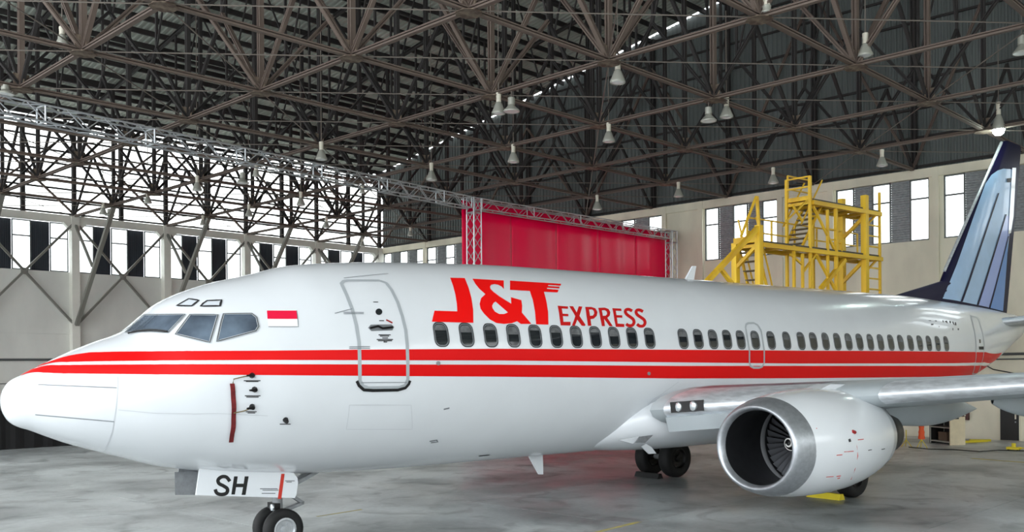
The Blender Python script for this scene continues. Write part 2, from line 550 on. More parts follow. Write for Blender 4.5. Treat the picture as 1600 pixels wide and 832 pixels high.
for i, x in enumerate(xl):
    c = MB().box((0, 0, 5.5), (0.4, 0.42, 11.0))
    c.prism([(0.2, -0.15, 10.2), (0.2, -0.15, 10.66), (0.62, -0.15, 10.66)], (0, 0.3, 0))
    c.prism([(-0.2, -0.15, 10.2), (-0.2, -0.15, 10.66), (-0.62, -0.15, 10.66)], (0, 0.3, 0))
    o = c.build('column', M_col, wl); o.location = (x, YL, 0)
    member('steel_column', me_wcol, (x, YL, ZB_), (x, YL, zroof(YL)), wl)
    if i < len(xl)-1 and x < XB:
        member('knee_brace', me_knee, (x, YL-0.25, 5.3), (x, YS[-2], ZB_-0.1), wl)
        member('strut', me_braceg, (x, YL-0.2, 10.5), (x, YL-2.3, 8.2), wl)
    if i+1 < len(xl):
        x2 = xl[i+1]; xm = (x+x2)/2
        bay(mL, x+0.2, x2-0.2, wl, M_louv, 0)
        o = MB().box((xm, YL+0.05, 10.815), (4.6, 0.34, 0.37)).build('beam', M_col, wl)
        for (za, zb_, me) in ((5.25, 10.7, me_braceg), (11.15, 15.5, me_brace)):
            for (xa, xb_) in ((x, x2), (x2, x)):
                member('wall_brace', me, (xa, YL-0.12 if za < 8 else YL+0.1, za), (xb_, YL-0.12 if za < 8 else YL+0.1, zb_), wl)
            MB().box((xm, YL-0.13 if za < 8 else YL+0.1, (za+zb_)/2), (0.34, 0.03, 0.34)).build('brace_plate', M_dsteel if za > 8 else MATS['grey_steel_paint'], wl)
        member('steel_column', me_wcol, (xm, YL+0.05, ZB_), (xm, YL+0.05, zroof(YL)), wl)
        sh = MB(); pr_ = []
        for k in range(20):
            a = x + k*0.25
            pr_ += [(a, 0), (a+0.125, 0.03)]
        pr_.append((x2, 0))
        sh.grid([[(px, YL+0.3+d, z) for px, d in pr_] for z in (10.98, 13.4, 16.1)])
        sh.build('translucent_sheet', M_trans, wl, fix=False)
for z in (11.12, 11.75, 12.4, 13.05, 13.7, 14.35, 15.0, 15.6):
    member('girt', me_girt, (XF, YL+0.2, z), (XB, YL+0.2, z), wl)
MB().tube([(XF, YL+0.12, 3.5), (XB, YL+0.12, 3.5)], 0.06).build('wall_pipe', M_pipe, wl)
MB().box(((XF+XB)/2, YL+0.2, 2.3), (XB-XF, 0.05, 0.04)).build('wall_ledge', M_pipe, wl)

# ---- back wall
wb = MB().box((XB+0.33, (YL+YR)/2, ZS/2-0.15), (0.25, YL-YR+1, ZS+0.3)).build('wall_back', M_concb)
tag(wb, 'cream concrete back wall with windows below grey cladding', kind='structure')
mB = wall_frame((XB+0.2, 0, 0), (0, -1, 0), (1, 0, 0))      # u = -Y
MB().box((XB+0.3, (YL+YR)/2, 10.815), (0.36, YL-YR, 0.37)).build('beam', M_concb, wb)
back_bays = [(51.0, 46.5), (46.5, 41.9), (41.9, 37.25), (37.25, 32.6), (32.6, 27.95), (25.7, 21.55), (18.98, 14.72), (14.4, 10.1), (9.8, 5.5)]
for ya, yb in back_bays:
    bay(mB, -ya+0.13, -yb-0.13, wb, M_louvb, 26)
for ya, yb in ((27.95, 25.7), (21.55, 18.98), (14.72, 14.4), (10.1, 9.8), (5.5, YR)):
    MB().box((XB+0.33, (ya+yb)/2, (ZS+ZH)/2), (0.25, ya-yb+0.26, ZH-ZS)).build('wall_panel', M_concb, wb)
for y in (46.5, 41.9, 37.25, 32.6, 27.9, 25.75, 21.5, 19.05, 14.56, 9.95, 5.4):
    MB().box((XB+0.2, y, 5.5), (0.2, 0.26, 11.0)).build('column', M_concb, wb)
b = MB(); rows = []
cr = corrugated_rows(YR, YL+0.3, 0.24, 0.05)
b.grid([[(XB+0.42-d, y, 10.99) for y, d in cr], [(XB+0.42-d, y, zroof(y)+0.272) for y, d in cr]])
b.build('wall_cladding', M_clad, wb, fix=False)
for y in YS[1:-1]:
    member('steel_column', me_wcol, (XB+0.18, y, ZB_), (XB+0.18, y, zroof(y)), wb)
z = ZB_ + 0.15
while z < 22:
    yy = YL - max(0, (z - 15.9)/0.166)
    y2 = YR + max(0, (z - 15.9)/0.166)
    if yy - y2 > 2:
        member('girt', me_girt, (XB+0.3, yy, z), (XB+0.3, y2, z), wb)
    z += 1.2
for j in range(3, len(YS)-1):      # V braces on the gable above the columns
    y, y2 = YS[j], YS[j+1]
    if j % 2 == 0:
        member('wall_brace', me_brace, (XB+0.12, y, ZB_+0.1), (XB+0.12, y2, zroof(y2)-1.5), wb)
    else:
        member('wall_brace', me_brace, (XB+0.12, y2, ZB_+0.1), (XB+0.12, y, zroof(y)-1.5), wb)
MB().tube([(XB+0.1, 16, 3.35), (XB+0.1, 2, 3.35)], 0.05).tube([(XB+0.12, 16, 3.15), (XB+0.12, 2, 3.15)], 0.025).build('wall_pipe', M_pipe, wb)
MB().tube([(XB+0.1, 13.0, 3.1), (XB+0.1, 12.4, 2.75), (XB+0.1, 11.4, 2.55), (XB+0.1, 10, 2.6)], 0.02).build('wall_cable', M_black, wb)

# door in the back wall
d0 = at_z(1577, 690, 0)
door = MB().box((XB+0.17, 11.84, 0.70), (0.07, 0.66, 1.38)).build('door_1', M_door)
tag(door, 'dark door in the cream back wall beside the wing tip', kind='structure')
MB().box((XB+0.125, 11.62, 0.95), (0.03, 0.05, 0.24)).build('door_plate', M_lampw, door)
MB().box((XB+0.12, 11.62, 1.14), (0.03, 0.06, 0.08)).build('door_closer', M_lampw, door)
MB().box((XB+0.12, 11.62, 0.72), (0.04, 0.04, 0.05)).build('door_handle', M_strut, door)
for yy in (12.2, 11.48): MB().box((XB+0.18, yy, 0.71), (0.06, 0.05, 1.42)).build('door_frame', M_concb, door)
MB().box((XB+0.18, 11.84, 1.42), (0.06, 0.72, 0.05)).build('door_frame', M_concb, door)

# ---- right wall, out of view: same make as the left one
wr = MB().box(((XF+XB)/2, YR-0.3, ZS/2-0.15), (XB-XF+1, 0.25, ZS+0.3)).build('wall_right', M_conc)
tag(wr, 'concrete right wall with a band of windows', kind='structure')
MB().box(((XF+XB)/2, YR-0.2, 10.815), (XB-XF, 0.34, 0.37)).build('beam', M_col, wr)
MB().grid([[(XF, YR-0.3, 11), (XB, YR-0.3, 11)], [(XF, YR-0.3, 16.1), (XB, YR-0.3, 16.1)]]).build('translucent_sheet', M_trans, wr, fix=False)
for i in range(len(xl)-1):
    for k in (1, 3):
        MB().box((xl[i]+0.2+0.92*(k+0.5), YR-0.3, (ZS+ZH)/2), (0.92, 0.1, ZH-ZS)).build('louvre_panel', M_louv, wr)
    MB().box((xl[i], YR-0.1, 5.5), (0.4, 0.42, 11)).build('column', M_col, wr)

# ================================================================== THE AIRLINER
# local frame: x aft from the nose, y to starboard, z up from the ground
PROT = -(0.8873 - HY)
cP, sP = math.cos(PROT), math.sin(PROT)
CAMP = Vector((-3.031, -14.87, CH))
NOSE = Vector((-(cP*CAMP.x - sP*CAMP.y), -(sP*CAMP.x + cP*CAMP.y), 0))
plane = empty('airliner', NOSE, PROT)
tag(plane, 'white twin-engine airliner with red stripes and blue-striped tail fin parked in the hangar', 'airplane')
YAWP = 0.8873
def prays(x, y):
    u, v = x - 800, y - CY
    c, s = math.cos(ROLL), math.sin(ROLL)
    u, v = c*u + s*v, -s*u + c*v
    t, w = u/F, -v/F
    return np.array([math.cos(YAWP) + t*math.sin(YAWP), math.sin(YAWP) - t*math.cos(YAWP), w])
def at_y(x, y, yy):
    r = prays(x, y)
    k = (yy - CAMP.y)/r[1]
    return Vector((CAMP.x + r[0]*k, yy, CAMP.z + r[2]*k))

S_ = [-.196, -.185, -.155, -.10, -.03, .05, .15, .35, .65, 1.0, 1.5, 1.75, 2.0, 2.4, 2.8, 3.4, 4.2, 5.2, 6.5, 9, 14, 19, 21.5, 24, 26.5, 29, 31, 32.1, 32.4]
ZT = [2.587, 2.685, 2.77, 2.855, 2.91, 2.95, 3.005, 3.114, 3.265, 3.42, 3.62, 3.82, 4.05, 4.255, 4.40, 4.56, 4.77, 4.88, 4.96, 5.04, 5.06, 5.07, 5.08, 5.07, 4.99, 4.9, 4.78, 4.68, 4.55]
ZBT = [2.587, 2.487, 2.40, 2.31, 2.25, 2.21, 2.175, 2.085, 1.957, 1.835, 1.675, 1.59, 1.52, 1.445, 1.38, 1.31, 1.245, 1.205, 1.185, 1.19, 1.195, 1.185, 1.245, 1.64, 2.18, 2.83, 3.5, 3.95, 4.25]
HW = [0, .11, .2, .295, .36, .42, .5, .68, .9, 1.08, 1.28, 1.36, 1.44, 1.54, 1.62, 1.72, 1.8, 1.86, 1.88, 1.88, 1.88, 1.88, 1.86, 1.76, 1.5, 1.08, .68, .45, .18]
ZC = [2.587, 2.586, 2.585, 2.583, 2.582, 2.583, 2.59, 2.605, 2.624, 2.65, 2.69, 2.75, 2.82, 2.9, 2.94, 3.0, 3.1, 3.16, 3.2, 3.23, 3.235, 3.24, 3.265, 3.36, 3.54, 3.85, 4.15, 4.33, 4.4]
def pchip(xs, ys):
    xs = np.array(xs, float); ys = np.array(ys, float)
    h = np.diff(xs); d = np.diff(ys)/h; m = np.zeros(len(xs)); m[0] = d[0]; m[-1] = d[-1]
    for i in range(1, len(xs)-1):
        if d[i-1]*d[i] > 0:
            w1 = 2*h[i]+h[i-1]; w2 = h[i]+2*h[i-1]; m[i] = (w1+w2)/(w1/d[i-1]+w2/d[i])
    def f(x):
        x = np.clip(x, xs[0], xs[-1])
        i = np.clip(np.searchsorted(xs, x)-1, 0, len(xs)-2); t = (x-xs[i])/h[i]
        return (1+2*t)*(1-t)**2*ys[i]+t*(1-t)**2*h[i]*m[i]+t*t*(3-2*t)*ys[i+1]+t*t*(t-1)*h[i]*m[i+1]
    return f
fzt, fzb, fhw, fzc = pchip(S_, ZT), pchip(S_, ZBT), pchip(S_, HW), pchip(S_, ZC)
def fimp(P):
    x = P[:, 0]
    a, b, w, c = fzt(x), fzb(x), fhw(x)+1e-4, fzc(x)
    h = np.where(P[:, 2] > c, a-c, c-b)+1e-4
    r = np.sqrt((P[:, 1]/w)**2+((P[:, 2]-c)/h)**2)-1
    return np.where((x < S_[0]) | (x > S_[-1]), 1.0, r)
TT = np.linspace(11, 45, 2500)
CAMN = np.array(CAMP)
def hit(x, y):
    r = prays(x, y)
    f = fimp(CAMN + TT[:, None]*r)
    k = np.where(f < 0)[0]
    if len(k) == 0:
        k = f.argmin(); t = TT[k]
    else:
        k = k[0]; t = TT[k-1]+(TT[k]-TT[k-1])*f[k-1]/(f[k-1]-f[k])
    p = CAMN + t*r
    return xphi(p[0], p[1], p[2])
def xphi(x, y, z):
    c = fzc(x); h = (fzt(x)-c) if z > c else (c-fzb(x))
    return (float(x), float(math.atan2(-y/(fhw(x)+1e-6), (z-c)/(h+1e-6))))
def phi_z(x, z):
    c = fzc(x); h = (fzt(x)-c) if z > c else (c-fzb(x))
    return math.acos(max(-1, min(1, (z-c)/h)))
def surf(x, ph, off=0.0, side=1):
    def q(x, ph):
        c = fzc(x); cs = math.cos(ph)
        h = (fzt(x)-c) if cs > 0 else (c-fzb(x))
        return Vector((x, -fhw(x)*math.sin(ph), c+h*cs))
    p = q(x, ph)
    if off:
        e = 0.01
        n = (q(x+e, ph)-q(x-e, ph)).cross(q(x, ph+e)-q(x, ph-e))
        if n.length > 1e-12:
            n.normalize()
            cen = Vector((x + 0.2 if x < 1 else x, 0, float(fzc(x))))
            if n.dot(p-cen) < 0: n = -n
            p = p + n*off
    p.y *= side
    return p

# ---- fuselage
NR = 128
xs = [S_[0] + 0.0008 + 0.42*(i/30)**2 for i in range(30)] + [0.25+0.09*i for i in range(45)]
while xs[-1] < 20: xs.append(xs[-1]+0.3)
while xs[-1] < 32.1: xs.append(xs[-1]+0.15)
xs.append(32.38)
xs = sorted(xs)
b = MB()
b.grid([[surf(x, 2*math.pi*j/NR) for j in range(NR)] for x in xs], close=True)
b.f.append(tuple(reversed(range(NR)))); e = (len(xs)-1)*NR; b.f.append(tuple(e+j for j in range(NR)))
fus = b.build('fuselage', M_paint, plane, smooth='all')

# ---- painted and applied pieces that follow the skin
def dens(loop, step=0.12):
    out = []
    for i in range(len(loop)):
        a, c = loop[i], loop[(i+1) % len(loop)]
        n = max(1, int(math.hypot(c[0]-a[0], (c[1]-a[1])*1.9)/step))
        out += [(a[0]+(c[0]-a[0])*k/n, a[1]+(c[1]-a[1])*k/n) for k in range(n)]
    return out
def decal(name, loops, m, off=0.004, parent=None, sides=(1,), stepx=0.3):
    """loops in (x, phi): first the outline, then holes"""
    bm = bmesh.new(); edges = []
    for lp in loops:
        lp = dens(lp)
        vs = [bm.verts.new((x, p*1.9, 0)) for x, p in lp]
        for i in range(len(vs)):
            try: edges.append(bm.edges.new((vs[i], vs[(i+1) % len(vs)])))
            except ValueError: pass
    bmesh.ops.triangle_fill(bm, use_beauty=True, use_dissolve=False, edges=edges)
    x0 = min(v.co.x for v in bm.verts); x1 = max(v.co.x for v in bm.verts)
    y0 = min(v.co.y for v in bm.verts); y1 = max(v.co.y for v in bm.verts)
    def cut(co, no):
        bmesh.ops.bisect_plane(bm, geom=bm.verts[:]+bm.edges[:]+bm.faces[:], plane_co=co, plane_no=no)
    x = x0+stepx
    while x < x1: cut((x, 0, 0), (1, 0, 0)); x += (stepx if x > 4 else min(stepx, 0.1))
    y = y0+0.08
    while y < y1: cut((0, y, 0), (0, 1, 0)); y += 0.08
    objs = []
    for s in sides:
        me = bpy.data.meshes.new(name)
        bm2 = bm.copy()
        for v in bm2.verts:
            v.co = surf(v.co.x, v.co.y/1.9, off, s)
        for f in bm2.faces:
            f.normal_update()
            c = f.calc_center_median()
            if f.normal.dot(c - Vector((c.x+0.2 if c.x < 1 else c.x, 0, float(fzc(c.x))))) < 0: f.normal_flip()
            f.smooth = True
        bm2.to_mesh(me); bm2.free()
        me.materials.append(m)
        objs.append(link(bpy.data.objects.new(name, me), parent or plane))
    bm.free()
    return objs[0]
def ribbon_pts(path, w, closed=False, off=0.006, m=None, name='outline', parent=None):
    """band of width w (m) along (x, phi) points"""
    path = dens(path, 0.05) if closed else dens(path + path[-2:0:-1], 0.05)[:]
    if not closed:
        # keep only the forward half of the there-and-back walk
        path = path[:len(path)//2+1]
    P = [surf(x, p, off) for x, p in path]
    N = []
    for (x, p), q in zip(path, P):
        N.append((surf(x, p, off+0.02)-q).normalized())
    L, R = [], []
    n = len(P)
    for i in range(n):
        a = P[(i-1) % n] if (closed or i > 0) else P[i]
        c = P[(i+1) % n] if (closed or i < n-1) else P[i]
        t = (c-a).normalized(); s = t.cross(N[i]).normalized()
        L.append(P[i]+s*w/2); R.append(P[i]-s*w/2)
    b = MB()
    rows = [L, R]
    if closed: rows = [L+[L[0]], R+[R[0]]]
    b.grid(rows)
    return b.build(name, m, parent or plane, smooth='all', fix=False)
H = lambda pts: [hit(*p) for p in pts]
def HC(pts, step=6):
    out = []
    for a, c in zip(pts, pts[1:]+pts[:1]):
        n = max(1, int(math.hypot(c[0]-a[0], c[1]-a[1])/step))
        out += [(a[0]+(c[0]-a[0])*k/n, a[1]+(c[1]-a[1])*k/n) for k in range(n)]
    return [hit(*p) for p in out]
def Z(ox, oy, sc): return lambda pts: [(ox+sc*x, oy+sc*y) for x, y in pts]

# stripes: both run round the nose
def nose_ext(p0, p1):
    if abs(p1[1]-p0[1]) < 1e-4: return (p0[0]-0.1, 0.0)
    x = p0[0] - p0[1]*(p1[0]-p0[0])/(p1[1]-p0[1])
    return (max(p0[0]-0.45, min(p0[0]-0.02, x)), 0.0)
def PD(pts, step=14):
    out = []
    for a, c in zip(pts[:-1], pts[1:]):
        n = max(1, int(math.hypot(c[0]-a[0], c[1]-a[1])/step))
        out += [(a[0]+(c[0]-a[0])*k/n, a[1]+(c[1]-a[1])*k/n) for k in range(n)]
    return [hit(*p) for p in out + [pts[-1]]]
up_t = PD([(128, 553), (140, 551.3), (185, 550), (300, 549), (420, 548.4), (600, 546.5), (780, 545.4), (1060, 547), (1250, 548.4), (1400, 549), (1488, 550), (1540, 550.5), (1566, 551)])
up_b = PD([(86, 567), (140, 565.5), (250, 563.8), (420, 563), (780, 563.7), (1060, 566.7), (1250, 568.5), (1400, 568.3), (1488, 568), (1555, 566)])
lo_t = PD([(76, 571.5), (140, 570.7), (250, 569.8), (420, 569.6), (780, 570.3), (1060, 572.2), (1250, 572.2), (1400, 572.2), (1488, 572.2), (1548, 571)])
lo_b = PD([(52, 582.5), (100, 584.3), (140, 584.5), (250, 585.5), (420, 586.6), (600, 588), (780, 589), (1060, 591.8), (1250, 591.4), (1400, 590), (1488, 588.6), (1519, 588)])
for nm, t_, b_ in (('upper_stripe', up_t, up_b), ('lower_stripe', lo_t, lo_b)):
    te, be = nose_ext(t_[0], t_[1]), nose_ext(b_[0], b_[1])
    lp = [be] + b_ + t_[::-1] + [te]
    decal('stripe', [lp], M_red, 0.004, sides=(1, -1), stepx=0.4)

# lettering J&T EXPRESS
z7 = Z(660, 420, 0.15)
J = z7([(288, 97), (440, 100), (480, 200), (510, 310), (528, 430), (530, 566), (97, 555), (125, 440), (362, 447), (358, 370), (342, 270), (318, 180)])
A = z7([(520, 107), (845, 125), (848, 215), (825, 190), (790, 170), (750, 163), (715, 170), (703, 190), (710, 215), (740, 245), (800, 290), (925, 368), (920, 300), (1030, 330), (1038, 390), (1035, 460), (1135, 578), (1025, 578), (985, 550), (930, 570), (850, 578), (770, 568), (700, 530), (640, 470), (605, 420), (595, 370), (610, 310), (655, 268), (590, 210), (550, 160)])
Ah = z7([(760, 345), (890, 458), (850, 475), (800, 475), (755, 450), (730, 415), (725, 390), (740, 360)])
T = z7([(912, 127), (1445, 160), (1438, 180), (1310, 172), (1308, 183), (1430, 192), (1424, 208), (1298, 201), (1296, 213), (1418, 223), (1408, 250), (1265, 243), (1290, 340), (1308, 450), (1312, 585), (1183, 582), (1172, 450), (1150, 330), (1118, 235), (912, 223)])
decal('letter', [HC(J)], M_lettering)['label'] = 'red letter J'
decal('letter', [HC(A), HC(Ah)], M_lettering)['label'] = 'red ampersand'
decal('letter', [HC(T)], M_lettering)['label'] = 'red letter T with speed lines'
z8 = Z(860, 460, 0.10625)
def stroke(pts, w):
    P = [Vector((x, y)) for x, y in pts]; L, R = [], []
    # smooth
    Q = []
    for i in range(len(P)-1):
        a, b_, c, d = P[max(i-1, 0)], P[i], P[i+1], P[min(i+2, len(P)-1)]
        for k in range(4):
            t = k/4
            Q.append(0.5*((2*b_)+(c-a)*t+(2*a-5*b_+4*c-d)*t*t+(3*b_-a-3*c+d)*t**3))
    Q.append(P[-1])
    for i, q in enumerate(Q):
        t = (Q[min(i+1, len(Q)-1)]-Q[max(i-1, 0)]).normalized()
        n = Vector((-t.y, t.x))*w/2
        L.append(q+n); R.append(q-n)
    return [(v.x, v.y) for v in L + R[::-1]]
EX = [
 ('E', [[(105, 172), (258, 183), (255, 218), (165, 212), (178, 288), (262, 294), (262, 327), (182, 325), (190, 408), (295, 408), (295, 452), (285, 463), (150, 460), (135, 360)]]),
 ('X', [[(275, 178), (332, 180), (385, 272), (415, 180), (468, 185), (425, 322), (515, 455), (500, 470), (458, 465), (393, 378), (358, 465), (315, 462), (365, 325)]]),
 ('P', [[(510, 190), (600, 190), (660, 210), (690, 265), (680, 320), (640, 360), (588, 370), (600, 467), (550, 467), (530, 330)], [(565, 228), (610, 226), (638, 250), (643, 285), (625, 315), (582, 322)]]),
 ('R', [[(702, 203), (800, 200), (855, 220), (880, 270), (870, 320), (835, 350), (915, 472), (868, 475), (787, 365), (800, 472), (755, 472), (735, 370)], [(755, 240), (800, 238), (828, 260), (832, 295), (810, 318), (770, 320)]]),
 ('E', [[(908, 208), (1040, 214), (1045, 250), (960, 245), (970, 310), (1055, 313), (1055, 348), (976, 346), (986, 434), (1085, 440), (1085, 485), (960, 482), (940, 390)]]),
 ('S', [stroke([(1200, 250), (1155, 226), (1112, 232), (1100, 262), (1122, 300), (1170, 335), (1215, 372), (1228, 420), (1200, 460), (1150, 463), (1112, 440)], 44)]),
 ('S', [stroke([(1360, 258), (1315, 236), (1272, 238), (1258, 270), (1280, 308), (1330, 343), (1377, 380), (1390, 428), (1362, 468), (1310, 470), (1272, 442)], 44)])]
for ch, loops in EX:
    decal('letter', [H(z8(l)) for l in loops], M_express)['label'] = 'dark red letter ' + ch
# worn registration marks by the tail: only fragments remain
for q in ([(1283, 6), (1312, 8), (1308, 14), (1286, 12)], [(1345, 8), (1368, 8), (1366, 18), (1350, 16)], [(1422, 8), (1432, 8), (1438, 26), (1428, 26)], [(1448, 14), (1470, 10), (1476, 36), (1466, 34), (1462, 24), (1454, 26)], [(1490, 14), (1508, 14), (1512, 34), (1498, 36)], [(1520, 18), (1532, 18), (1542, 50), (1532, 48)], [(1546, 24), (1560, 28), (1564, 58), (1538, 52), (1550, 46)], [(1308, 40), (1336, 42), (1332, 54), (1312, 56)], [(1524, 84), (1532, 84), (1532, 106), (1524, 106)], [(1574, 86), (1590, 88), (1588, 106), (1576, 104)], [(1386, 64), (1394, 66), (1392, 76), (1386, 74)]):
    decal('registration_mark', [H(Z(1250, 500, 0.15625)(q))], M_text)
# flag
fl = Z(380, 390, 0.3005)
decal('flag_band', [H(fl([(123, 319), (278, 319), (282, 362), (126, 362)]))], mat('flag_red', (226, 16, 62), 0.4))['label'] = 'red upper band of flag'
decal('flag_band', [H(fl([(127, 363), (282, 363), (286, 403), (131, 403)]))], mat('flag_white', (250, 250, 250), 0.4))['label'] = 'white lower band of flag'
ribbon_pts(H(fl([(131, 403), (286, 403), (278, 319)])), 0.012, False, 0.006, M_seam, 'flag_edge')

# cockpit windows
cz = Z(170, 450, 0.15625)
def cockpit(nm, pts, fr=0.034):
    P = HC(cz(pts))
    g = decal('cockpit_window', [P], M_cglass, 0.006, stepx=0.1)
    ribbon_pts(P, fr, True, 0.012, M_greyp, 'window_surround', g)
    ribbon_pts(P, 0.012, True, 0.014, M_text, 'window_seal', g)
    return g
W1 = [(165, 450), (345, 275), (765, 270), (596, 452), (420, 442)]
W2 = [(815, 272), (1092, 275), (1010, 550), (668, 468)]
W3 = [(1148, 265), (1430, 262), (1478, 300), (1498, 390), (1470, 435), (1080, 540), (1125, 340)]
w1 = cockpit('front', W1); cockpit('side', W2); cockpit('aft', W3)
# the same panes on the far side of the nose
for W in (W1, W2, W3): decal('cockpit_window', [HC(cz(W))], M_cglass, 0.006, sides=(-1,), stepx=0.1)
for q in ([(680, 183), (800, 114), (900, 130), (830, 185)], [(920, 188), (945, 160), (985, 134), (1128, 127), (1112, 185)]):
    P = HC(cz(q))
    g = decal('eyebrow_window', [P], mat('eyebrow_glass', (205, 212, 218), 0.1, coat=0.4), 0.006, stepx=0.1)
    ribbon_pts(P, 0.035, True, 0.01, M_text, 'window_surround', g)
wp = [surf(*p, 0.03) for p in H(cz([(200, 472), (300, 446), (400, 436), (480, 436), (560, 444), (592, 450)]))]
MB().tube(wp, 0.014, 6).build('wiper', M_black, plane)

# cabin windows
def rrect(cx, cz_, w, h, r, n=5):
    out = []
    for sx, sz, a0 in ((1, 1, 0), (-1, 1, 90), (-1, -1, 180), (1, -1, 270)):
        for k in range(n+1):
            a = math.radians(a0+90*k/n)
            out.append((cx+sx*(w/2-r)+r*math.cos(a), cz_+sz*(h/2-r)+r*math.sin(a)))
    return out
wx = [(689.4, 524), (729.1, 525), (766.6, 525), (802.1, 525.6), (836.3, 526.3), (869, 526.5), (900.3, 526.9), (930.4, 527.5), (959.4, 527.9), (987.5, 528.8), (1015, 529.4), (1067.2, 530.3), (1090.9, 530.3), (1114, 530.8), (1136, 531), (1157.3, 531.5), (1180, 531.9), (1204.7, 531.9), (1229, 532.4), (1251.5, 532.7), (1270.6, 533), (1289.8, 533.3), (1308, 533.8), (1325.8, 534), (1343, 534.5), (1359.7, 534.8), (1375.8, 535), (1391.9, 535.6), (1407.2, 536), (1422.7, 536.3), (1437.2, 536.6), (1451.3, 536.9), (1465, 537), (1478.4, 537.2)]
for i, p in enumerate(wx):
    cx = hit(*p)[0]; cz0 = 3.575
    f_ = lambda pts: [(x, phi_z(x, z)) for x, z in pts]
    o_, i_ = f_(rrect(cx, cz0, 0.285, 0.405, 0.11)), f_(rrect(cx, cz0, 0.24, 0.355, 0.09))
    fr = decal('cabin_window', [o_, i_], M_wframe, 0.007, stepx=1)
    ribbon_pts(o_, 0.016, True, 0.009, M_text, 'window_seal', fr)
    decal('window_pane', [i_], M_glass, 0.004, fr, stepx=1)
    hsh = (0.28, 0.36, 0.22, 0.42, 0.18)[i % 5]*0.34
    sh = [(x, z) for x, z in rrect(cx, cz0, 0.225, 0.33, 0.08) if z > cz0+0.165-hsh]
    sh = [(cx+0.1125, cz0+0.165-hsh)] + sh + [(cx-0.1125, cz0+0.165-hsh)]
    decal('window_shade', [f_(sh)], M_pane_top, 0.0055, fr, stepx=1)  # grey piece over the upper part of each pane, height varies

# forward passenger door
dz = Z(520, 420, 0.2405)
DO = HC(dz([(55, 100), (70, 84), (95, 79), (300, 79), (345, 95), (380, 140), (420, 220), (450, 310), (472, 400), (482, 500), (486, 620), (486, 720), (470, 758), (430, 775), (230, 778), (195, 765), (175, 730), (174, 620), (170, 480), (152, 370), (125, 265), (90, 175)]))
pd = decal('passenger_door', [DO], M_paint, 0.0025, stepx=0.3)
ribbon_pts(DO, 0.062, True, 0.008, M_greyp, 'door_outline', pd)
ribbon_pts(H(dz([(154, 730), (168, 760), (200, 788), (260, 792), (420, 789), (470, 775), (492, 750), (500, 728)])), 0.05, False, 0.012, M_black, 'door_sill_strip', pd)
decal('door_window', [H(dz([(298+22*math.cos(a*math.pi/8), 283+21*math.sin(a*math.pi/8)) for a in range(16)]))], M_glass, 0.01, pd)
decal('handle_recess', [H(dz([(228, 386), (245, 366), (380, 364), (398, 382), (385, 402), (250, 408)]))], M_wframe, 0.008, pd)
MB().tube([surf(*p, 0.025) for p in H(dz([(240, 390), (290, 378), (320, 392), (385, 384)]))], 0.018, 6).build('door_handle', M_hot, pd)
for q in ([(12, 293), (125, 264)], [(68, 287), (200, 287)], [(68, 296), (200, 296)], [(105, 510), (240, 508)], [(105, 520), (240, 519)], [(70, 65), (360, 36)]):
    ribbon_pts(H(dz(q)), 0.012, False, 0.012, M_seam, 'hinge_line', pd)
ribbon_pts(H(dz([(180, 742), (480, 740)])), 0.01, False, 0.01, M_seam, 'door_seam', pd)
def textline(x0, x1, y, zf, h=0.018, parent=None, m=None):
    q = zf([(x0, y), (x1, y)])
    ribbon_pts(H(q), h, False, 0.007, m or M_text, 'placard_text', parent)
for x0, x1, y in ((296, 375, 432), (305, 365, 440), (320, 358, 452), (284, 390, 462), (292, 384, 470), (328, 352, 478), (262, 294, 219), (300, 332, 340)): textline(x0, x1, y, dz, 0.016, pd)
ribbon_pts(H(dz([(345, 335), (368, 345), (386, 355)])), 0.03, False, 0.009, M_redp, 'door_arrow', pd)

# overwing exit and aft door outlines
ez = Z(1040, 490, 0.1375)
EO = HC(ez([(905, 160), (912, 128), (935, 114), (1000, 112), (1045, 135), (1080, 190), (1100, 300), (1118, 420), (1118, 560), (1095, 605), (1060, 618), (1000, 618), (962, 600), (950, 560), (950, 430), (930, 300)]))
g = decal('overwing_exit', [H(ez([(940, 340), (945, 340), (945, 345), (940, 345)]))], M_paint, 0.002)
ribbon_pts(EO, 0.05, True, 0.008, M_greyp, 'exit_outline', g)
az = Z(1440, 440, 0.2402)
AO = H(az([(318, 225), (360, 235), (385, 300), (400, 370), (402, 470), (385, 540), (360, 598), (330, 600), (345, 540), (352, 450), (350, 370), (335, 290)]))
g = decal('aft_door', [AO], M_paint, 0.0025)
ribbon_pts([p for p in AO], 0.05, True, 0.008, M_greyp, 'door_outline', g)
decal('door_window', [H(az([(372, 378), (383, 378), (384, 402), (374, 402)]))], M_glass, 0.008, g)
decal('handle_recess', [H(az([(370, 424), (402, 424), (402, 444), (372, 444)]))], M_text, 0.008, g)

# radome seams, panel lines and small fittings
rz_ = Z(0, 380, 0.5433)
ribbon_pts(H(rz_([(338, 384), (336, 450), (328, 510), (318, 560), (298, 596)])), 0.012, False, 0.005, M_fseam, 'radome_seam')
ribbon_pts(PD(rz_([(110, 408), (336, 417)])), 0.014, False, 0.006, M_seam, 'lightning_strip')
ribbon_pts(PD(rz_([(102, 494), (328, 514)])), 0.014, False, 0.006, M_seam, 'lightning_strip')
ribbon_pts(H(rz_([(340, 480), (560, 492), (770, 497)])), 0.01, False, 0.005, M_fseam, 'panel_seam')
nz = Z(250, 560, 0.3268)
ribbon_pts(H(nz([(905, 225), (1200, 225), (1205, 340), (890, 340), (905, 225)])), 0.01, False, 0.005, M_fseam, 'panel_seam')
ribbon_pts(H([(1060, 597), (1020, 625), (985, 660), (964, 690)]), 0.014, False, 0.006, M_fseam, 'fairing_seam')
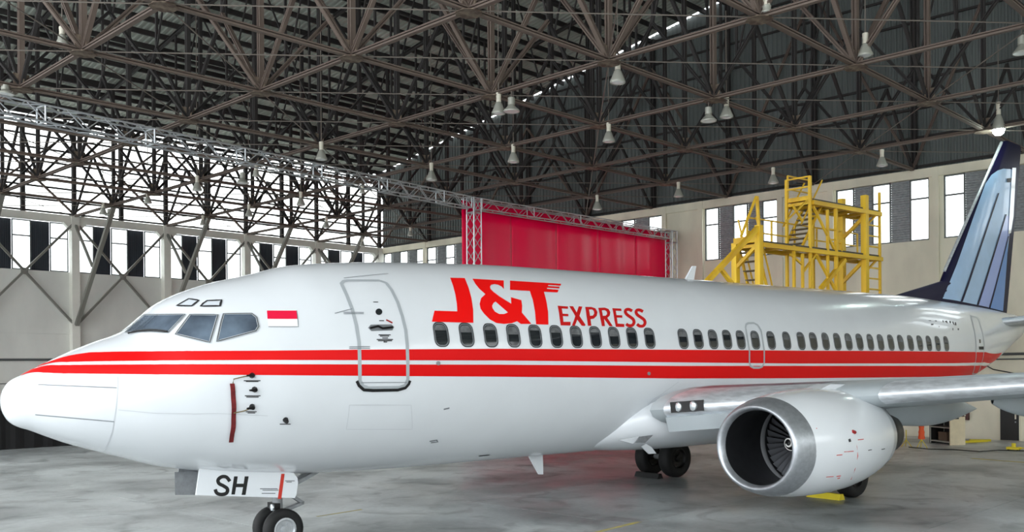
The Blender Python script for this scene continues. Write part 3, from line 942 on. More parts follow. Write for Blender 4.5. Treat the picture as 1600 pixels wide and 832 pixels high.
for (x, y) in ((440, 83), (452, 150), (440, 232), (600, 295)):
    p = hit(*nz([(x, y)])[0])
    b = MB(); q = surf(*p, 0.0); q2 = surf(*p, 0.07)
    b.tube([q, q2], [0.045, 0.03], 8).tube([q2, q2+Vector((-0.1 if x < 600 else -0.02, -0.005, 0))], [0.028, 0.012], 6)
    b.build('air_data_probe', M_hot, plane)
for x0, x1, y in ((400, 480, 108), (410, 470, 112), (405, 480, 180), (412, 472, 186), (410, 462, 256), (418, 455, 262), (572, 624, 315)): textline(x0, x1, y, nz, 0.014)
for px, py in ((1013, 584), (684, 568)):
    p = hit(px, py); MB().tube([surf(*p, 0.0), surf(*p, 0.03)], 0.035, 10).build('drain_port', M_strut, plane)
for q in ([(671, 690), (682, 688), (684, 691), (673, 692)], [(693, 640), (702, 638)]):
    ribbon_pts(H(q), 0.03, False, 0.006, M_seam, 'access_mark')
ribbon_pts(H([(748, 713), (765, 711)]), 0.05, False, 0.008, M_text, 'access_mark')
# blade antennas
def blade(pts, nm, t=0.05, yy=0.0):
    q = [at_y(*p, yy-t/2) for p in pts]
    MB().prism(q, (0, t, 0)).build(nm, M_paint, plane)
blade([(1070, 440), (1083, 416), (1088, 416), (1084, 441)], 'blade_antenna')
blade([(824, 708), (848, 706), (849, 742), (843, 742)], 'blade_antenna', 0.05)

# ---- wing-to-body fairing
fx = [10.5, 11.0, 11.5, 12.2, 13, 14.5, 16, 17.5, 18.6, 19.4, 20.2]
fw = [0.9, 1.55, 1.98, 2.25, 2.36, 2.4, 2.4, 2.35, 2.15, 1.75, 1.0]
fzb_ = [1.3, 1.23, 1.19, 1.165, 1.16, 1.16, 1.16, 1.16, 1.17, 1.19, 1.24]
fzt_ = [1.75, 2.2, 2.45, 2.52, 2.52, 2.5, 2.5, 2.45, 2.35, 2.1, 1.8]
pw, pb, pt = pchip(fx, fw), pchip(fx, fzb_), pchip(fx, fzt_)
b = MB(); rows = []
n = 40
for i in range(45):
    x = 10.5+9.7*i/44
    w, zb0, zt0 = pw(x), pb(x), pt(x)
    zc0 = zb0+(zt0-zb0)*0.68
    r = []
    for j in range(n):
        a = 2*math.pi*j/n
        ca, sa = math.cos(a), math.sin(a)
        r.append((x, w*math.copysign(abs(ca)**0.85, ca), zc0+(zt0-zc0 if sa > 0 else zc0-zb0)*math.copysign(abs(sa)**0.9, sa)))
    rows.append(r)
b.grid(rows, close=True); b.f.append(tuple(range(n))); b.f.append(tuple(44*n+j for j in range(n)))
b.build('wing_body_fairing', M_paint, plane, smooth='all')

# ---- wings
def airfoil(c, t, n=14):
    up, lo = [], []
    for i in range(n+1):
        s = (1-math.cos(math.pi*i/n))/2
        yt = 5*t*(0.2969*math.sqrt(s)-0.126*s-0.3516*s*s+0.2843*s**3-0.1036*s**4)
        cam = 0.02*math.sin(math.pi*s)
        up.append((s*c, (yt+cam)*c)); lo.append((s*c, (-yt+cam)*c))
    return up, lo
def le(y): return 12.83+0.53*(y-5.5), 2.44+0.087*(y-5.5)
def chord(y):
    x0 = le(y)[0]
    te = 17.55 if y < 5.2 else 17.55+(19.2-17.55)*(y-5.2)/(14.44-5.2)
    return te-x0
SEC = [2.0, 3.0, 4.0, 5.2, 6.5, 8, 10, 12, 13.8, 14.3, 14.44]
def tk(y): return 0.135-0.03*min(1, y/9)
def wing(side):
    U, L = [], []
    for y in SEC:
        x0, z0 = le(y); c = chord(y); t = tk(y)
        if y > 14.2: c *= 0.75 if y > 14.4 else 0.92
        u, l = airfoil(c, t)
        sh = 0.0
        U.append([(x0+a+(0.25 if y > 14.4 else 0.08 if y > 14.2 else 0), side*y, z0+h-0.035*a) for a, h in u])
        L.append([(x0+a+(0.25 if y > 14.4 else 0.08 if y > 14.2 else 0), side*y, z0+h-0.035*a) for a, h in l])
    b = MB()
    b.grid([u+l[-2:0:-1] for u, l in zip(U, L)], close=True)
    m = len(U[0])*2-2
    b.f.append(tuple(reversed(range(m)))); b.f.append(tuple((len(SEC)-1)*m+j for j in range(m)))
    w = b.build('wing', M_wgrey, plane, smooth=True)
    # bare metal leading edge
    def slat(y0, y1, frac, nm, m_, off=0.012):
        b = MB(); rows = []
        for k in range(13):
            y = y0+(y1-y0)*k/12
            x0, z0 = le(y); c = chord(y); u, l = airfoil(c, tk(y), 40)
            uu = [q for q in u if q[0] < frac*c]; ll = [q for q in l if q[0] < frac*0.55*c]
            pts = uu[::-1]+ll[1:]
            r = []
            for a, h in pts:
                v = Vector((a-0.06*c, h-0.01*c)); v.normalize()
                r.append((x0+a+v.x*off, side*y, z0+h-0.035*a+v.y*off))
            rows.append(r)
        b.grid(rows)
        return b.build(nm, m_, w, smooth='all', fix=False)
    slat(5.75, 14.2, 0.13, 'leading_edge_slat', M_alu)
    slat(2.25, 4.5, 0.16, 'leading_edge', M_alu)
    slat(2.25, 4.5, 0.26, 'leading_edge_stain', M_stain, 0.008)
    if side < 0:
        # landing lights in the root
        for q in (2.50, 2.76):
            x0, z0 = le(q)
            MB().lathe([(0.001, 0.0), (0.075, 0.008), (0.1, 0.03), (0.1, 0.1)], 18, Matrix.Translation((x0-0.062, -q, z0+0.03)) @ Matrix.Rotation(math.pi/2, 4, 'Y')).build('landing_light', mat('light_lens', (225, 232, 236), 0.05, metal=0.6), w, smooth=True)
        a0, a1 = le(2.34), le(2.94)
        MB().bar((a0[0]+0.05, -2.36, a0[1]+0.03), (a1[0]+0.05, -2.92, a1[1]+0.03), 0.17, 0.21).build('light_housing', M_hot, w)
        # Krueger flap below the inboard leading edge
        b = MB()
        a0, a1 = le(2.3), le(4.3)
        b.prism([(a0[0]+0.02, -2.25, a0[1]-0.17), (a0[0]+0.12, -2.25, a0[1]-0.46), (a1[0]+0.12, -4.3, a1[1]-0.42), (a1[0]+0.02, -4.3, a1[1]-0.15)], (0.06, 0, 0.02))
        b.build('krueger_flap', M_wgrey, w)
    # flap track fairings
    for y, xa, xb_, r in ((4.95, 12.9, 18.5, 0.36), (6.9, 14.9, 19.0, 0.24), (10.0, 16.2, 19.7, 0.2)):
        b = MB(); rows = []
        for k in range(15):
            s = k/14; x = xa+(xb_-xa)*s
            rr = r*(math.sin(math.pi*min(1, s*1.0+0.02))**0.6 if s < 0.98 else 0.06)
            if s > 0.55: rr = r*max(0.03, (1-((s-0.55)/0.45)**1.8))
            x0, z0 = le(y)
            zc0 = z0-0.035*(x-x0)-0.24-0.1*s+(0.05 if y > 6 else 0.16)
            rows.append([(x, side*(y+rr*0.6*math.cos(2*math.pi*j/16)), zc0+rr*math.sin(2*math.pi*j/16)*(1.15 if math.sin(2*math.pi*j/16) < 0 else 1)) for j in range(16)])
        b.grid(rows, close=True)
        o = b.build('flap_track_fairing', M_wgrey, w, smooth='all')
        if y < 5:
            xq = xa+(xb_-xa)*0.72
    return w
wing(-1); wing(1)

# ---- engines
EZ, ELX = 1.59, 10.52
def engine(side):
    yc = side*4.83
    en = link(bpy.data.objects.new('engine', None), plane)
    def ring(x, hw, hh, zc, n=64, flat=0.0):
        out = []
        for j in range(n):
            a = 2*math.pi*j/n
            ca, sa = math.cos(a), math.sin(a)
            zz = hh*sa
            if sa < 0: zz = hh*math.copysign(abs(sa)**(1-flat), sa)
            out.append((x, yc+hw*ca, zc+zz))
        return out
    def skin(secs, nm, m_):
        b = MB(); b.grid([ring(*s) for s in secs], close=True)
        return b.build(nm, m_, en, smooth='all', fix=False)
    # lip: from the inside throat round to the cowl
    lip = [(0.12, .705, .65, 0), (0.04, .735, .675, 0), (0.0, .775, .70, 0), (0.01, .815, .73, 0), (0.05, .85, .76, 0), (0.13, .89, .8, 0), (0.26, .945, .84, 0), (0.38, .98, .865, 0)]
    skin([(ELX+x, w, h, EZ) for x, w, h, _ in lip], 'inlet_lip', M_lip)
    cowl = [(0.37, .978, .863), (0.7, 1.05, .915), (1.1, 1.1, .95), (1.6, 1.13, .965), (2.1, 1.11, .95), (2.55, 1.03, .9), (2.9, .95, .83), (3.2, .86, .76), (3.22, .83, .73), (3.0, .81, .71)]
    skin([(ELX+x, w, h, EZ+0.02*x) for x, w, h in cowl], 'engine_cowling', M_paint)
    skin([(ELX+0.115, .706, .651, EZ), (ELX+0.25, .697, .642, EZ), (ELX+0.41, .702, .647, EZ), (ELX+0.9, .74, .71, EZ+.01), (ELX+1.35, .765, .76, EZ+.02), (ELX+1.7, .77, .765, EZ+.02)], 'inlet_liner', M_inlet)
    skin([(ELX+1.2, .762, .755, EZ+.02), (ELX+1.28, .735, .73, EZ+.02), (ELX+1.36, .762, .755, EZ+.02)], 'fan_case_ring', mat('fan_case_ring', (150, 152, 154), 0.5, metal=0.3))
    ex = ELX+1.4
    MB().lathe([(0.001, -0.42), (0.06, -0.4), (0.13, -0.3), (0.2, -0.14), (0.24, 0.05)], 28, Matrix.Translation((ex, yc, EZ+.02)) @ Matrix.Rotation(math.pi/2, 4, 'Y')).build('spinner', M_black, en, smooth='all')
    # white spiral on the spinner
    sp = []
    for k in range(40):
        a = -2.6*math.pi*k/39; r = 0.03+0.10*k/39; hx = -0.42+0.10*(r/0.13)**1.7
        sp.append((ex+hx-0.012, yc+r*math.cos(a), EZ+.02+r*math.sin(a)))
    MB().tube(sp, [0.006+0.014*math.sin(math.pi*min(1, k/30)) if k < 39 else 0.004 for k in range(40)], 5).build('spinner_spiral', mat('spiral_white', (240, 240, 236), 0.5), en, smooth='all')
    MB().lathe([(0.0, 0.25), (0.76, 0.25)], 32, Matrix.Translation((ex, yc, EZ+.02)) @ Matrix.Rotation(math.pi/2, 4, 'Y')).build('fan_backplate', M_black, en)
    if side < 0:
        bl = MB(); rows = []
        for k in range(6):
            s = k/5; r = 0.23+0.52*s; tw = math.radians(28+34*s); c = 0.085+0.06*s
            rows.append([(-0.5*c*math.cos(tw)*q+0.03, -0.5*c*math.sin(tw)*q + (0.018 if abs(q) < 0.5 else 0), r) for q in (1, 0.3, -0.3, -1)])
        bl.grid(rows)
        bme = bl.mesh('fan_blade', M_blade, smooth='all', fix=False)
        for k in range(36):
            o = bpy.data.objects.new('fan_blade', bme)
            o.matrix_world = Matrix.Translation((ex, yc, EZ+.02)) @ Matrix.Rotation(2*math.pi*k/36, 4, 'X')
            link(o, en)
    # core and exhaust
    b = MB(); b.grid([ring(ELX+x, r, r, EZ+.05) for x, r in ((2.9, .62), (3.4, .6), (3.9, .5), (4.3, .4), (4.32, .36), (3.9, .36))], close=True)
    b.build('exhaust_nozzle', M_hot, en, smooth='all', fix=False)
    b = MB(); b.grid([ring(ELX+x, r, r, EZ+.05) for x, r in ((3.8, .3), (4.4, .22), (4.9, .03))], close=True); b.build('exhaust_cone', M_hot, en, smooth='all', fix=False)
    # pylon
    P = [(12.0, 2.5), (12.6, 2.66), (14.0, 2.62), (16.6, 2.2), (16.0, 1.9), (13.6, 2.0), (12.2, 2.3)]
    b = MB(); b.prism([(x, yc-0.17, z) for x, z in P], (0, 0.34, 0)); b.build('pylon', M_paint, en)
    if side < 0:
        def mark(pts, w, m_, nm):
            # marks on the outboard face of the cowl
            def cs(px, py):
                r = prays(px, py); best = None
                for k in range(400):
                    t = 12+8*k/400; p = CAMN+t*r; x = p[0]-ELX
                    if x < 0.37 or x > 3.3: continue
                    xs_ = [c[0] for c in cowl[:8]]
                    ww = np.interp(x, xs_, [c[1] for c in cowl[:8]]); hh = np.interp(x, xs_, [c[2] for c in cowl[:8]])
                    if ((p[1]-yc)/ww)**2+((p[2]-EZ-0.02*x)/hh)**2 < 1.0:
                        return Vector(p)
                return Vector(CAMN+16*r)
            q = [cs(*p) for p in pts]
            b = MB(); b.tube([v+Vector((-0.003, -0.006, 0)) for v in q], w, 5); b.build(nm, m_, en)
        ez2 = Z(940, 580, 0.30284)
        mark(ez2([(1300, 320), (1315, 390), (1320, 440), (1305, 510), (1285, 560)]), 0.008, M_ribbon, 'cowl_latch_line')
        mark(ez2([(1292, 312), (1308, 318)]), 0.03, M_redp, 'warning_mark')
        mark(ez2([(1275, 352), (1280, 366)]), 0.025, M_text, 'access_mark')
        mark(ez2([(1038, 278), (1058, 274)]), 0.016, M_redp, 'warning_mark')
        for x0, x1, yv in ((1062, 1130, 294), (1070, 1110, 300), (1322, 1350, 356), (1212, 1240, 436), (1250, 1298, 418), (1158, 1195, 548), (1212, 1232, 545), (1215, 1228, 556), (1376, 1392, 410), (1445, 1460, 405)):
            mark(ez2([(x0, yv), (x1, yv-3)]), 0.007, M_ribbon if x0 not in (1376, 1445) else M_text, 'placard_text')
    return en
engine(-1); engine(1)

# ---- fin
FP = [(23.7, 5.02), (26.85, 5.65), (27.1, 6.0), (31.28, 10.76), (31.5, 10.85), (32.8, 10.82), (32.84, 10.7), (31.5, 4.75)]
def fin_le(z):
    return np.interp(z, [4.7, 5.02, 5.65, 6.0, 10.76, 10.9], [23.0, 23.7, 26.85, 27.1, 31.28, 31.45])
def fin_te(z): return np.interp(z, [4.7, 10.85], [31.5, 32.84])
def fin_t(x, z):
    a0, a, c = float(fin_le(z)), 27.1+(z-6.0)*0.878, float(fin_te(z))
    c_ = min(c-a, 5.0)
    s = (x-a)/(c-a)
    if s < 0.05:
        r = max(0.0, (x-a0)/max(0.05, a+0.05*(c-a)-a0))
        return 0.05*c_*0.5*math.sqrt(r)
    return 0.05*c_*(min(1, math.sqrt(s*5))*(1-0.85*s**2))
b = MB(); rows = []
zs = [4.7, 4.9, 5.02, 5.2, 5.4, 5.65, 5.8, 6.0] + [6.0+0.25*k for k in range(1, 19)] + [10.65, 10.76, 10.83]
for z in zs:
    a, c = float(fin_le(z)), float(fin_te(z))
    if z > 10.78: a += 0.15; c -= 0.1
    xsn = [a+(c-a)*(k/48)**1.4 for k in range(49)]
    r = [(x, -fin_t(x, z), z) for x in xsn]+[(x, fin_t(x, z), z) for x in xsn[::-1]]
    rows.append(r)
b.grid(rows, close=True); k0 = (len(zs)-1)*98; b.f.append(tuple(k0+j for j in range(98)))
fin = b.build('tail_fin', M_navy, plane, smooth=True)
def fin_decal(pts, m_, nm, off=0.012):
    q = [at_y(*p, -0.14) for p in pts]
    for s in (1, -1):
        bm = bmesh.new()
        vs = [bm.verts.new((v.x, v.z, 0)) for v in q]
        es = [bm.edges.new((vs[i], vs[(i+1) % len(vs)])) for i in range(len(vs))]
        bmesh.ops.triangle_fill(bm, use_beauty=True, edges=es)
        for k in range(1, 35):
            bmesh.ops.bisect_plane(bm, geom=bm.verts[:]+bm.edges[:]+bm.faces[:], plane_co=(26+k*0.2, 0, 0), plane_no=(1, 0, 0))
        for k in range(1, 26):
            bmesh.ops.bisect_plane(bm, geom=bm.verts[:]+bm.edges[:]+bm.faces[:], plane_co=(0, 4.5+k*0.25, 0), plane_no=(0, 1, 0))
        for v in bm.verts:
            x, z = v.co.x, v.co.y
            v.co = Vector((x, -s*(fin_t(x, z)+off), z))
        for f in bm.faces:
            f.normal_update()
            if f.normal.y*s > 0: f.normal_flip()
            f.smooth = True
        me = bpy.data.meshes.new(nm); bm.to_mesh(me); bm.free(); me.materials.append(m_)
        link(bpy.data.objects.new(nm, me), fin)
fin_decal([(1472, 467), (1495, 412.7), (1524, 337), (1543.8, 286.5), (1552, 273), (1560, 266.5), (1569, 263.5), (1582, 264), (1588.5, 266), (1584, 330), (1580, 369), (1574, 420), (1569.5, 486), (1545, 481), (1524, 477), (1497, 472)], M_blue1, 'fin_panel')
fin_decal([(1524.5, 477), (1573, 337), (1583, 337), (1579, 372), (1545.5, 481)], M_blue2, 'fin_panel', 0.017)
fin_decal([(1545.5, 481.5), (1578, 371), (1575, 415), (1569.5, 486.5)], M_blue3, 'fin_panel', 0.022)
for (xa, ya, xb_, yb_, w) in ((1497, 472, 1560, 302, 3.6), (1524, 477, 1573, 335, 3.4), (1545, 481.5, 1578, 369, 2.8)):
    fin_decal([(xa-w/2, ya), (xb_-w*0.3, yb_), (xb_+w*0.3, yb_), (xa+w/2, ya)], M_navy, 'fin_line', 0.027)
fin_decal([(1583.5, 262), (1590.5, 262), (1586.5, 338), (1582, 364), (1577, 366)], M_paint, 'rudder_panel', 0.032)  # white highlight on the upper rudder, painted on as a decal
fin_decal([(1574, 279), (1582, 278), (1581, 285), (1574, 285)], M_black, 'static_wick_mark', 0.037)
fl_ = [at_y(*p, -0.05) for p in ((1478, 416), (1500, 376), (1564.5, 222))]
MB().tube([Vector((27.08, 0, 5.98)), Vector((31.27, 0, 10.74))], 0.05, 8).build('fin_leading_edge', M_alu, fin)

# ---- horizontal stabilisers
def stab(side):
    b = MB(); rows = []
    for y in (0.5, 1.0, 2.5, 4.5, 6.2, 6.35):
        s = y/6.35
        x0 = 29.0+2.75*(y-0.6)/5.75; c = 3.3+(1.25-3.3)*s; z0 = 4.36+0.11*(y-0.9)
        if y > 6.3: c *= 0.8; x0 += 0.1
        u, l = airfoil(c, 0.10, 10)
        rows.append([(x0+a, side*y, z0+h) for a, h in u]+[(x0+a, side*y, z0+h) for a, h in l[-2:0:-1]])
    m = len(rows[0])
    b.grid(rows, close=True); b.f.append(tuple(reversed(range(m)))); b.f.append(tuple(5*m+j for j in range(m)))
    st = b.build('tailplane', M_wgrey, plane, smooth=True)
    b = MB(); rows = []
    for k in range(7):
        y = 0.8+5.3*k/6; s = y/6.35
        x0 = 29.0+2.75*(y-0.6)/5.75; c = 3.3+(1.25-3.3)*s; z0 = 4.36+0.11*(y-0.9)
        u, l = airfoil(c, 0.10, 30)
        pts = [q for q in u if q[0] < 0.12*c][::-1]+[q for q in l if q[0] < 0.1*c][1:]
        rows.append([(x0+a-0.008, side*y, z0+h*1.06) for a, h in pts])
    b.grid(rows); b.build('leading_edge', M_alu, st, smooth='all', fix=False)
stab(-1); stab(1)
MB().lathe([(0.001, 0), (0.1, 0.02), (0.13, 0.15), (0.13, 0.3)], 16, Matrix.Translation((32.55, 0, 4.4)) @ Matrix.Rotation(-math.pi/2, 4, 'Y')).build('auxiliary_exhaust', M_hot, plane, smooth=True)

# ---- landing gear
RY = Matrix.Rotation(math.pi/2, 4, 'X')
def wheel(x, y, r, w, parent, rim):
    prof = [(r*0.56, -w*0.42), (r*0.74, -w*0.5), (r*0.92, -w*0.46), (r*0.99, -w*0.3), (r, 0), (r*0.99, w*0.3), (r*0.92, w*0.46), (r*0.74, w*0.5), (r*0.56, w*0.42)]
    mt = Matrix.Translation((x, y, r)) @ RY
    o = MB().lathe(prof, 36, mt).build('tyre', M_dark, parent, smooth='all')
    for s in (-1, 1):
        h = MB().lathe([(r*0.58, s*w*0.43), (r*0.5, s*w*0.45), (r*0.44, s*w*0.3), (r*0.2, s*w*0.26), (r*0.16, s*w*0.42), (0.001, s*w*0.44)], 24, mt)
        for k in range(7):
            a = 2*math.pi*k/7
            h.box((x+r*0.33*math.cos(a), y-s*w*0.28, r+r*0.33*math.sin(a)), (r*0.1, 0.02, r*0.1))
        h.build('wheel_rim', rim, parent, smooth=True)
ng = link(bpy.data.objects.new('nose_gear', None), plane)
for y in (-0.2, 0.2): wheel(3.97, y, 0.343, 0.2, ng, M_rim)
MB().tube([(3.97, 0, 0.34), (3.97, 0, 0.62)], 0.06, 12).tube([(3.97, 0, 0.6), (3.95, 0, 1.35)], 0.085, 12).build('shock_strut', M_strut, ng, smooth=True)
MB().tube([(3.97, -0.24, 0.343), (3.97, 0.24, 0.343)], 0.05, 10).build('axle', M_strut, ng, smooth=True)
b = MB(); b.bar((4.0, 0.04, 0.6), (4.42, 0.04, 0.72), 0.05); b.bar((4.42, 0.04, 0.72), (4.05, 0.04, 0.98), 0.05); b.bar((4.0, -0.04, 0.6), (4.42, -0.04, 0.72), 0.05); b.bar((4.42, -0.04, 0.72), (4.05, -0.04, 0.98), 0.05)
b.build('torque_link', M_strut, ng)
b = MB(); b.bar((3.97, 0.1, 0.95), (4.9, 0.1, 1.35), 0.06); b.bar((3.97, -0.1, 0.95), (4.9, -0.1, 1.35), 0.06); b.build('drag_brace', M_strut, ng)
MB().lathe([(0.001, 0), (0.055, 0.01), (0.07, 0.05), (0.06, 0.1)], 14, Matrix.Translation((3.82, -0.05, 0.7)) @ Matrix.Rotation(math.pi/2, 4, 'Y')).build('taxi_light', mat('light_lens', (225, 232, 236), 0.05), ng, smooth=True)
MB().box((3.9, 0, 0.72), (0.1, 0.28, 0.1)).build('steering_collar', M_hot, ng)
# doors of the nose gear bay
ndz = lambda pts, yy=-0.4: [at_y(*nz([p])[0], yy) for p in pts]
dp = ndz([(172, 656), (190, 545), (200, 538), (420, 548), (560, 556), (640, 564), (658, 575), (660, 600), (652, 655), (644, 670)])
for p in dp:
    p.z = p.z if p.z < 1.2 else p.z+0.05
nd = MB().prism(dp, (0, 0.035, 0)).build('nose_gear_door', M_paint, plane)
nd['label'] = 'white nose gear door lettered SH'
dq = [Vector((v.x-0.02, 0.42, v.z)) for v in dp]
MB().prism(dq, (0, 0.035, 0)).build('nose_gear_door', M_strut, plane)
def flat(pts, m_, nm, parent, yy=-0.403):
    q = ndz(pts, yy)
    bm = bmesh.new(); vs = [bm.verts.new(v) for v in q]
    es = [bm.edges.new((vs[i], vs[(i+1) % len(vs)])) for i in range(len(vs))]
    bmesh.ops.triangle_fill(bm, use_beauty=True, edges=es)
    me = bpy.data.meshes.new(nm); bm.to_mesh(me); bm.free(); me.materials.append(m_)
    return link(bpy.data.objects.new(nm, me), parent)
flat(stroke([(334, 590), (318, 570), (296, 568), (278, 582), (282, 600), (304, 612), (322, 626), (318, 646), (294, 653), (272, 646), (264, 628)], 17), M_black, 'letter', nd)['label'] = 'black letter S'
flat([(354, 566), (372, 566), (367, 601), (400, 601), (405, 566), (424, 566), (409, 655), (390, 655), (397, 618), (364, 618), (358, 653), (341, 653)], M_black, 'letter', nd)['label'] = 'black letter H'
flat([(580, 554), (596, 554), (580, 674), (563, 674)], M_ribbon, 'warning_ribbon', nd, -0.406)
for q in ((478, 624, 562), (490, 631, 566), (486, 646, 552), (598, 586, 644), (604, 592, 630)):
    flat([(q[0], q[1]), (q[2], q[1]), (q[2], q[1]+3), (q[0], q[1]+3)], M_text, 'placard_text', nd)
flat([(70, 545), (182, 545), (170, 655), (72, 655)], M_strut, 'bay_wall', plane, 0.2)
mg_me = None
for side in (-1, 1):
    mg = link(bpy.data.objects.new('main_gear', None), plane)
    y0 = side*2.615
    for dy in (-0.43, 0.43): wheel(16.5, y0+dy, 0.51, 0.36, mg, M_hot)
    MB().tube([(16.5, y0-0.45, 0.51), (16.5, y0+0.45, 0.51)], 0.07, 10).build('axle', M_strut, mg, smooth=True)
    MB().tube([(16.5, y0, 0.5), (16.48, y0-side*0.02, 1.0)], 0.08, 12).tube([(16.48, y0-side*0.02, 0.95), (16.4, y0+side*0.1, 2.2)], 0.12, 12).build('shock_strut', M_strut, mg, smooth=True)
    MB().bar((16.45, y0, 1.1), (16.3, y0-side*1.2, 1.7), 0.09).build('side_brace', M_strut, mg)
    b = MB(); b.bar((16.6, y0, 0.6), (16.95, y0, 0.8), 0.07); b.bar((16.95, y0, 0.8), (16.6, y0, 1.15), 0.07); b.build('torque_link', M_strut, mg)
    MB().prism([(15.8, y0+side*0.62, 1.95), (17.1, y0+side*0.62, 1.95), (16.95, y0+side*0.62, 1.05), (15.95, y0+side*0.62, 1.05)], (0, side*0.04, 0)).build('gear_door', M_wgrey, mg)
# ram air inlets with deflector doors under the belly
sz_ = Z(980, 660, 0.12017)
b = MB(); q = [at_y(*p, -1.8) for p in sz_([(-110, 235), (165, 185), (75, 285)])]
b.prism(q, (0, 0.03, 0)); b.build('inlet_door', M_paint, plane)
b = MB(); q = [at_y(*p, -1.62) for p in sz_([(195, 325), (250, 285), (315, 325), (380, 410), (285, 415)])]
b.prism(q, (0, 0.03, 0)); b.build('inlet_door', M_paint, plane)
b = MB(); q = [at_y(*p, -1.86) for p in sz_([(165, 190), (335, 170), (235, 270), (105, 270)])]
b.prism(q, (0, 0.02, 0)); b.build('ram_air_inlet', M_strut, plane)

# ================================================================== THINGS AROUND THE AIRCRAFT
# streamer hung from the probe covers
p0, p1 = hit(*nz([(346, 120)])[0]), hit(*nz([(344, 385)])[0])
PM = plane.matrix_world if False else Matrix.Translation(NOSE) @ Matrix.Rotation(PROT, 4, 'Z')
st = empty('probe_cover_streamer')
a, c = surf(*p0, 0.05), surf(*p1, 0.05)
b = MB(); rows = []
for k in range(16):
    s = k/15
    q = a.lerp(c, s); ph = phi_z(q.x, q.z); q = surf(q.x, ph, 0.03+0.012*math.sin(k*1.3))
    rows.append([PM @ (q+Vector((-0.035, 0, 0))), PM @ (q+Vector((0.035, 0.004*math.sin(k), 0)))])
b.grid(rows); o = b.build('ribbon', M_streamer, st, fix=False)
sd = o.modifiers.new('thickness', 'SOLIDIFY'); sd.thickness = 0.006
for q in ([(346, 120), (350, 100), (400, 88), (440, 82)], [(350, 258), (400, 248), (438, 234)]):
    MB().tube([PM @ surf(*p, 0.04) for p in H(nz(q))], 0.009, 6).build('cord', M_treadm, st)
tag(st, 'maroon warning streamer hanging from the probe covers below the cockpit', 'streamer')

# ---- lamps
lamp_n = [0]
def lamp(px, yt, yb, label, kind='bell', depth=None, lit=False):
    r = ray(px, yt); cands = []
    for X_ in XS[1:]:
        for k in (X_/r.x,): cands.append(k)
    for Y_ in YS[:-1]: cands.append(Y_/r.y)
    cands = [k for k in cands if k > 15]
    k = min(cands, key=lambda k: abs(k-depth) if depth else abs(CH+r.z*k-10.85))
    if depth is None and CH+r.z*k > 10.95: k = min(k, (10.9-CH)/r.z)
    top = r*k+Vector((0, 0, CH))
    zhang = ZB_ if top.z < ZB_-0.02 else Z2
    if k not in cands: zhang = zroof(top.y)+0.25
    d = top.x*math.cos(HY)+top.y*math.sin(HY)
    h = max(0.25, (yb-yt)*d/F)
    t = empty('high_bay_lamp', (top.x, top.y, top.z-h))
    if kind == 'bell':
        R_ = 0.36*h if h < 0.75 else 0.28*h
        R_ = min(max(R_, 0.14), 0.24)*0.9
        MB().lathe([(0.001, h), (0.075, h), (0.08, h-0.03), (0.07, h*0.72), (0.075, h*0.55), (0.001, h*0.55)], 14).build('ballast_housing', M_lampw, t, smooth=True)
        MB().lathe([(0.06, h*0.56), (0.10, h*0.48), (R_*0.75, h*0.26), (R_*0.97, h*0.10), (R_, 0.02), (R_*0.97, 0.0), (R_*0.94, 0.03), (R_*0.7, h*0.26), (0.09, h*0.45)], 20).build('reflector', M_lampr, t, smooth=True)
        MB().lathe([(0.001, -0.01), (R_*0.6, 0.0), (R_*0.93, 0.03), (0.001, 0.035)], 18).build('lens', M_bulb if lit else M_lampi, t, smooth=True)
    else:
        R_ = 0.24
        MB().lathe([(0.001, h), (0.1, h), (0.105, h*0.5), (0.001, h*0.5)], 14).build('ballast_housing', M_lampr, t, smooth=True)
        MB().lathe([(0.08, h*0.5), (0.13, h*0.35), (R_, 0.03), (R_*0.98, 0.0), (0.12, h*0.3)], 20).build('reflector', M_lampr, t, smooth=True)
        MB().lathe([(0.001, -0.005), (R_*0.9, 0.01), (R_*0.95, 0.03), (0.001, 0.05)], 18).build('lens', M_lampi, t, smooth=True)
    MB().tube([(0, 0, h-0.005), (0, 0, h+zhang-top.z)], 0.015, 6).build('hanger', M_rod, t)
    tag(t, label, 'lamp', 'high bay lamps hanging from the roof trusses')
    return t
